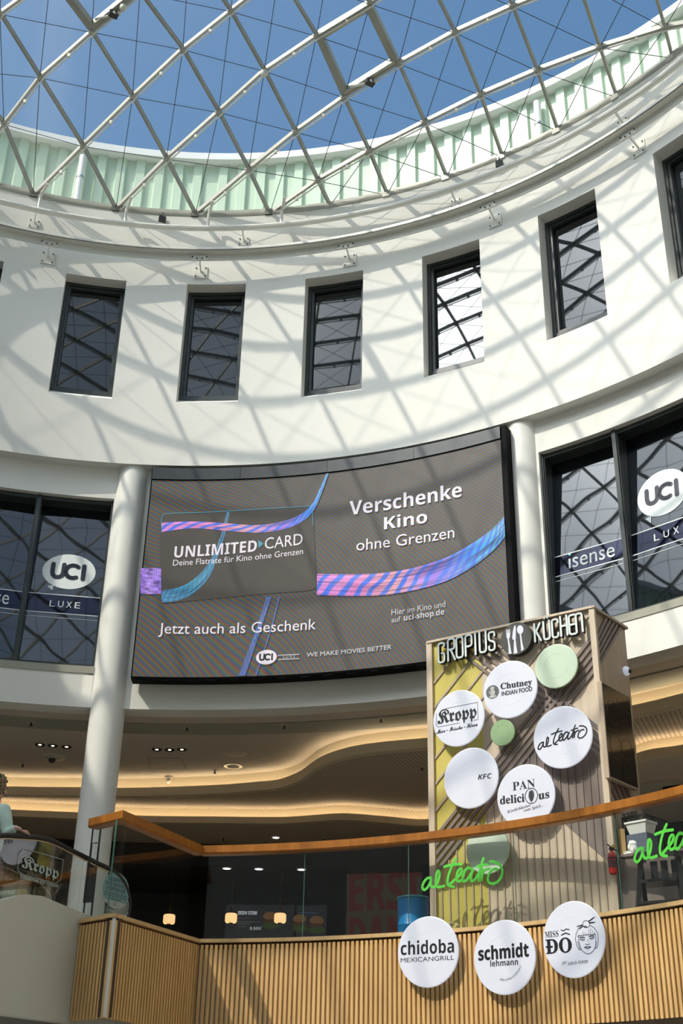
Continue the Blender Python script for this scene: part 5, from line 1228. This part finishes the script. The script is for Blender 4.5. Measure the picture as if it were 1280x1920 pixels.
# lettering on the near glass
EL = Flat(ep(0, 0, .07), ED, -EN); q = MB(); a, b = EL.uv(40, 1625), EL.uv(109, 1641)
text_uv(q, EL, fraktur('Kropp'), (a[0], a[1]+.0), (b[0], a[1]-.03), .125, .003, fat=.002)
text_uv(q, EL, serif('Delikatessen und Feinkost'), (a[0], a[1]-.12), (b[0]+.02, a[1]-.12), .045, .003)
bx = [(a[0]-.05, a[1]-.05), (a[0]-.05, a[1]+.13), (a[0], a[1]+.19), (b[0]+.05, a[1]+.19), (b[0]+.05, a[1]-.02), (b[0]-.02, a[1]-.08), (a[0]+.05, a[1]-.08)]; q.stroke(EL, bx+bx[:1], .006, .003, joint=False)
q.build('white_lettering', mat('frosted film', (.42, .50, .45), .6), esc, normals=False)
# round sticker on the newel glass
cs_ = EL.uv(217, 1670); q = MB(); q.disc(EL, cs_, .235, .205, .004); q.build('blue_sticker', mat('light blue film', (.26, .44, .50), .5), esc)
q = MB(); q.on(EL, [(cs_[0]+.235*math.cos(a), cs_[1]+.205*math.sin(a)) for a in [rad(d) for d in range(215, 326, 6)]], .0055); q.build('white_sticker', mat('white film', (.6, .62, .58), .5), esc)
q = MB()
for i, (tx, w_) in enumerate((('SICHERHEIT', .15), ('GEHT AUCH BEIM', .19), ('SHOPPING VOR.', .175))): text_uv(q, EL, bold(tx), (cs_[0]-w_, cs_[1]+.095-i*.052), (cs_[0]+w_, cs_[1]+.095-i*.052), .040, .006)
for k in range(6): q.ringuv(EL, (cs_[0]-.175+k*.07, cs_[1]-.055), .024, .022, .008, .006, 14)
q.strip(EL, (cs_[0]-.1, cs_[1]-.10), (cs_[0]+.1, cs_[1]-.10), .008, .006); q.ringuv(EL, (cs_[0], cs_[1]-.15), .014, .012, .006, .007, 10)
q.build('sticker_print', mat('grey blue print', (.05, .08, .09), .5), esc, normals=False)
# black board behind
P = at_r(163, 1692, 6.9); t_ = thing('black_board', 'flat black board with a wire handle behind the left end of the railing', 'board', P)
u_ = Vector((.93, -.35, 0)).normalized(); nz_ = Vector((-u_.y, u_.x, 0)); q = MB(); h_ = at_r(163, 1613, 6.9).z-P.z
q.box8([P+u_*a+nz_*b+Vector((0, 0, z)) for z in (0, h_) for a, b in ((-.055, 0), (.055, 0), (.055, .03), (-.055, .03))]); q.build('panel', M['black'], t_)
q = MB(); q.tube([P+u_*-.02+Vector((0, 0, h_)), P+u_*-.02+Vector((0, 0, h_+.20)), P+u_*.05+Vector((0, 0, h_+.20))], .008, 6); q.build('handle', M['black'], t_)
q = MB(); q.tube([P+u_*.075+Vector((0, 0, -.25)), P+u_*.075+Vector((0, 0, h_+.42))], .012, 6); q.build('post', M['black'], t_)

# ---- rider
PF = Flat(ep(0, 0, .50), ED, -EN)
hd = PF.hit(-6, 1480); foot = hd-Vector((0, 0, 1.62)); Fd, Sd = ED, EN       # faces along ED, Sd points away from camera
per = thing('person', 'person with short curly grey-blond hair in a mint green jacket, hand on the escalator handrail', 'person', foot)
def pp(f, s_, z): return foot+Fd*f+Sd*s_+Vector((0, 0, z))
handp = ep(0, 0, .08)+ED*EL.uv(44, 1562)[0]; handp.z = 4.588
hl = handp-foot; HF, HS, HZ = hl.dot(Fd), hl.dot(Sd), hl.z
def skinmesh(name, V, E, R, m, root=0, sub=2, parent=None):
    me = bpy.data.meshes.new(name); me.from_pydata([tuple(pp(*v)-foot) for v in V], E, []); o = bpy.data.objects.new(name, me); C.objects.link(o); o.parent = parent or per
    md = o.modifiers.new('skin', 'SKIN'); md.use_smooth_shade = True
    for i, r in enumerate(R):
        sv = me.skin_vertices[0].data[i]; sv.radius = r if isinstance(r, tuple) else (r, r); sv.use_root = (i == root)
    sb_ = o.modifiers.new('sub', 'SUBSURF'); sb_.levels = sub; sb_.render_levels = sub; me.materials.append(m); ORG[o.name] = foot; return o
skinm = mat('skin', (.62, .40, .30), .5); jack = vary(mat('mint jacket', (.52, .68, .59), .8), (.49, .65, .56), (.57, .72, .64), sc=9, bump=.3); jean = mat('dark trousers', (.05, .06, .09), .8); hairm = vary(mat('curly hair', (.22, .16, .09), .9), (.13, .09, .05), (.34, .26, .16), sc=40, detail=6, bump=.8)
V = [(0, 0, .95), (0, 0, 1.15), (0, 0, 1.36), (0.01, 0, 1.47), (.02, 0, 1.53), (.035, 0, 1.60), (.03, 0, 1.70), (0, .10, .90), (.02, .10, .50), (0, .10, .09), (.14, .10, .04), (0, -.10, .90), (.02, -.10, .50), (0, -.10, .09), (.14, -.10, .04),
     (0, .18, 1.38), (-.03, .23, 1.10), (.10, .22, .88), (0, -.18, 1.38), (.02, -.24, 1.12), (HF-.09, HS+.03, HZ+.05), (HF-.02, HS, HZ+.025)]
E_ = [(0, 1), (1, 2), (2, 3), (3, 4), (4, 5), (5, 6), (0, 7), (7, 8), (8, 9), (9, 10), (0, 11), (11, 12), (12, 13), (13, 14), (2, 15), (15, 16), (16, 17), (2, 18), (18, 19), (19, 20), (20, 21)]
body = skinmesh('body', V, E_, [(.12, .10), (.115, .10), (.12, .09), .052, .05, (.082, .098), (.075, .088), .07, .05, .035, .03, .07, .05, .035, .03, .05, .038, .028, .05, .04, .026, (.034, .017)], skinm)
# fingers of the near hand, each its own chain closing over the rail
for k, (sp_, ln_) in enumerate(((-.030, .070), (-.010, .078), (.010, .072), (.029, .058))):
    V = [(HF, HS+sp_*.8, HZ+.028), (HF+ln_*.45, HS+sp_, HZ+.024), (HF+ln_*.8, HS+sp_*1.05, HZ+.008), (HF+ln_, HS+sp_*1.05, HZ-.018)]
    skinmesh('finger', V, [(0, 1), (1, 2), (2, 3)], [.0095, .009, .0085, .007], skinm, sub=1)
skinmesh('thumb', [(HF-.04, HS-.028, HZ+.02), (HF-.01, HS-.045, HZ+.008), (HF+.02, HS-.05, HZ-.012)], [(0, 1), (1, 2)], [.012, .0105, .009], skinm, sub=1)
V = [(0, 0, .86), (0, 0, 1.08), (0, 0, 1.30), (.0, 0, 1.42), (0, .17, 1.37), (-.03, .235, 1.10), (.08, .225, .93), (0, -.17, 1.37), (.02, -.245, 1.11), ((HF-.10)*.5+.01, (HS-.24)*.5, (HZ+1.14)*.5), (HF-.10, HS+.03, HZ+.055)]
skinmesh('jacket', V, [(0, 1), (1, 2), (2, 3), (2, 4), (4, 5), (5, 6), (2, 7), (7, 8), (8, 9), (9, 10)], [(.175, .15), (.165, .14), (.165, .125), (.075, .07), .085, .066, .045, .085, .070, .055, .040], jack)
skinmesh('trousers', [(0, 0, .93), (0, .095, .84), (.02, .10, .48), (0, .10, .10), (0, -.095, .84), (.02, -.10, .48), (0, -.10, .10)], [(0, 1), (1, 2), (2, 3), (0, 4), (4, 5), (5, 6)], [(.15, .13), .105, .075, .06, .105, .075, .06], jean)
# face
q = MB(); q.lathe(pp(.125, 0, 1.625), [(.016, 0), (.010, .03), (.001, .036)], 8, ax=Fd+Vector((0, 0, -.5)), closed=False); q.build('nose', skinm, per, smooth=True)
eyem = mat('dark eye', (.02, .015, .01), .2)
for s_ in (-1, 1):
    q = MB(); q.lathe(pp(.108, s_*.032, 1.655), [(.010, -.004), (.008, .006), (.001, .008)], 10, ax=Fd, closed=False); q.build('eye', eyem, per)
    q = MB(); q.lathe(pp(.02, s_*.088, 1.63), [(.03, -.006), (.032, .004), (.015, .01)], 12, ax=Sd*s_); q.build('ear', skinm, per, smooth=True)
q = MB(); q.bar(pp(.118, -.022, 1.575), pp(.118, .022, 1.575), .006, .008); q.build('mouth', mat('lips', (.45, .18, .15), .5), per)
bm = bmesh.new(); rnd = random.Random(3)
for k in range(420):
    a = rnd.uniform(0, 2*PI); h = rnd.uniform(-.85, 1); rr = math.sqrt(max(0, 1-h*h)) if h > 0 else 1
    x, y, z = math.cos(a)*rr*.112-.012, math.sin(a)*rr*.112, h*.13+1.66
    if x > .02 and z < 1.70: continue
    bmesh.ops.create_icosphere(bm, subdivisions=1, radius=rnd.uniform(.010, .021), matrix=Matrix.Translation(pp(x, y, z)-foot))
me = bpy.data.meshes.new('hair'); bm.to_mesh(me); bm.free(); me.materials.append(hairm); o = bpy.data.objects.new('hair', me); C.objects.link(o); o.parent = per; ORG[o.name] = foot
for p_ in me.polygons: p_.use_smooth = True
print('person foot', foot, 'hand', HF, HS, HZ, 'head', hd)
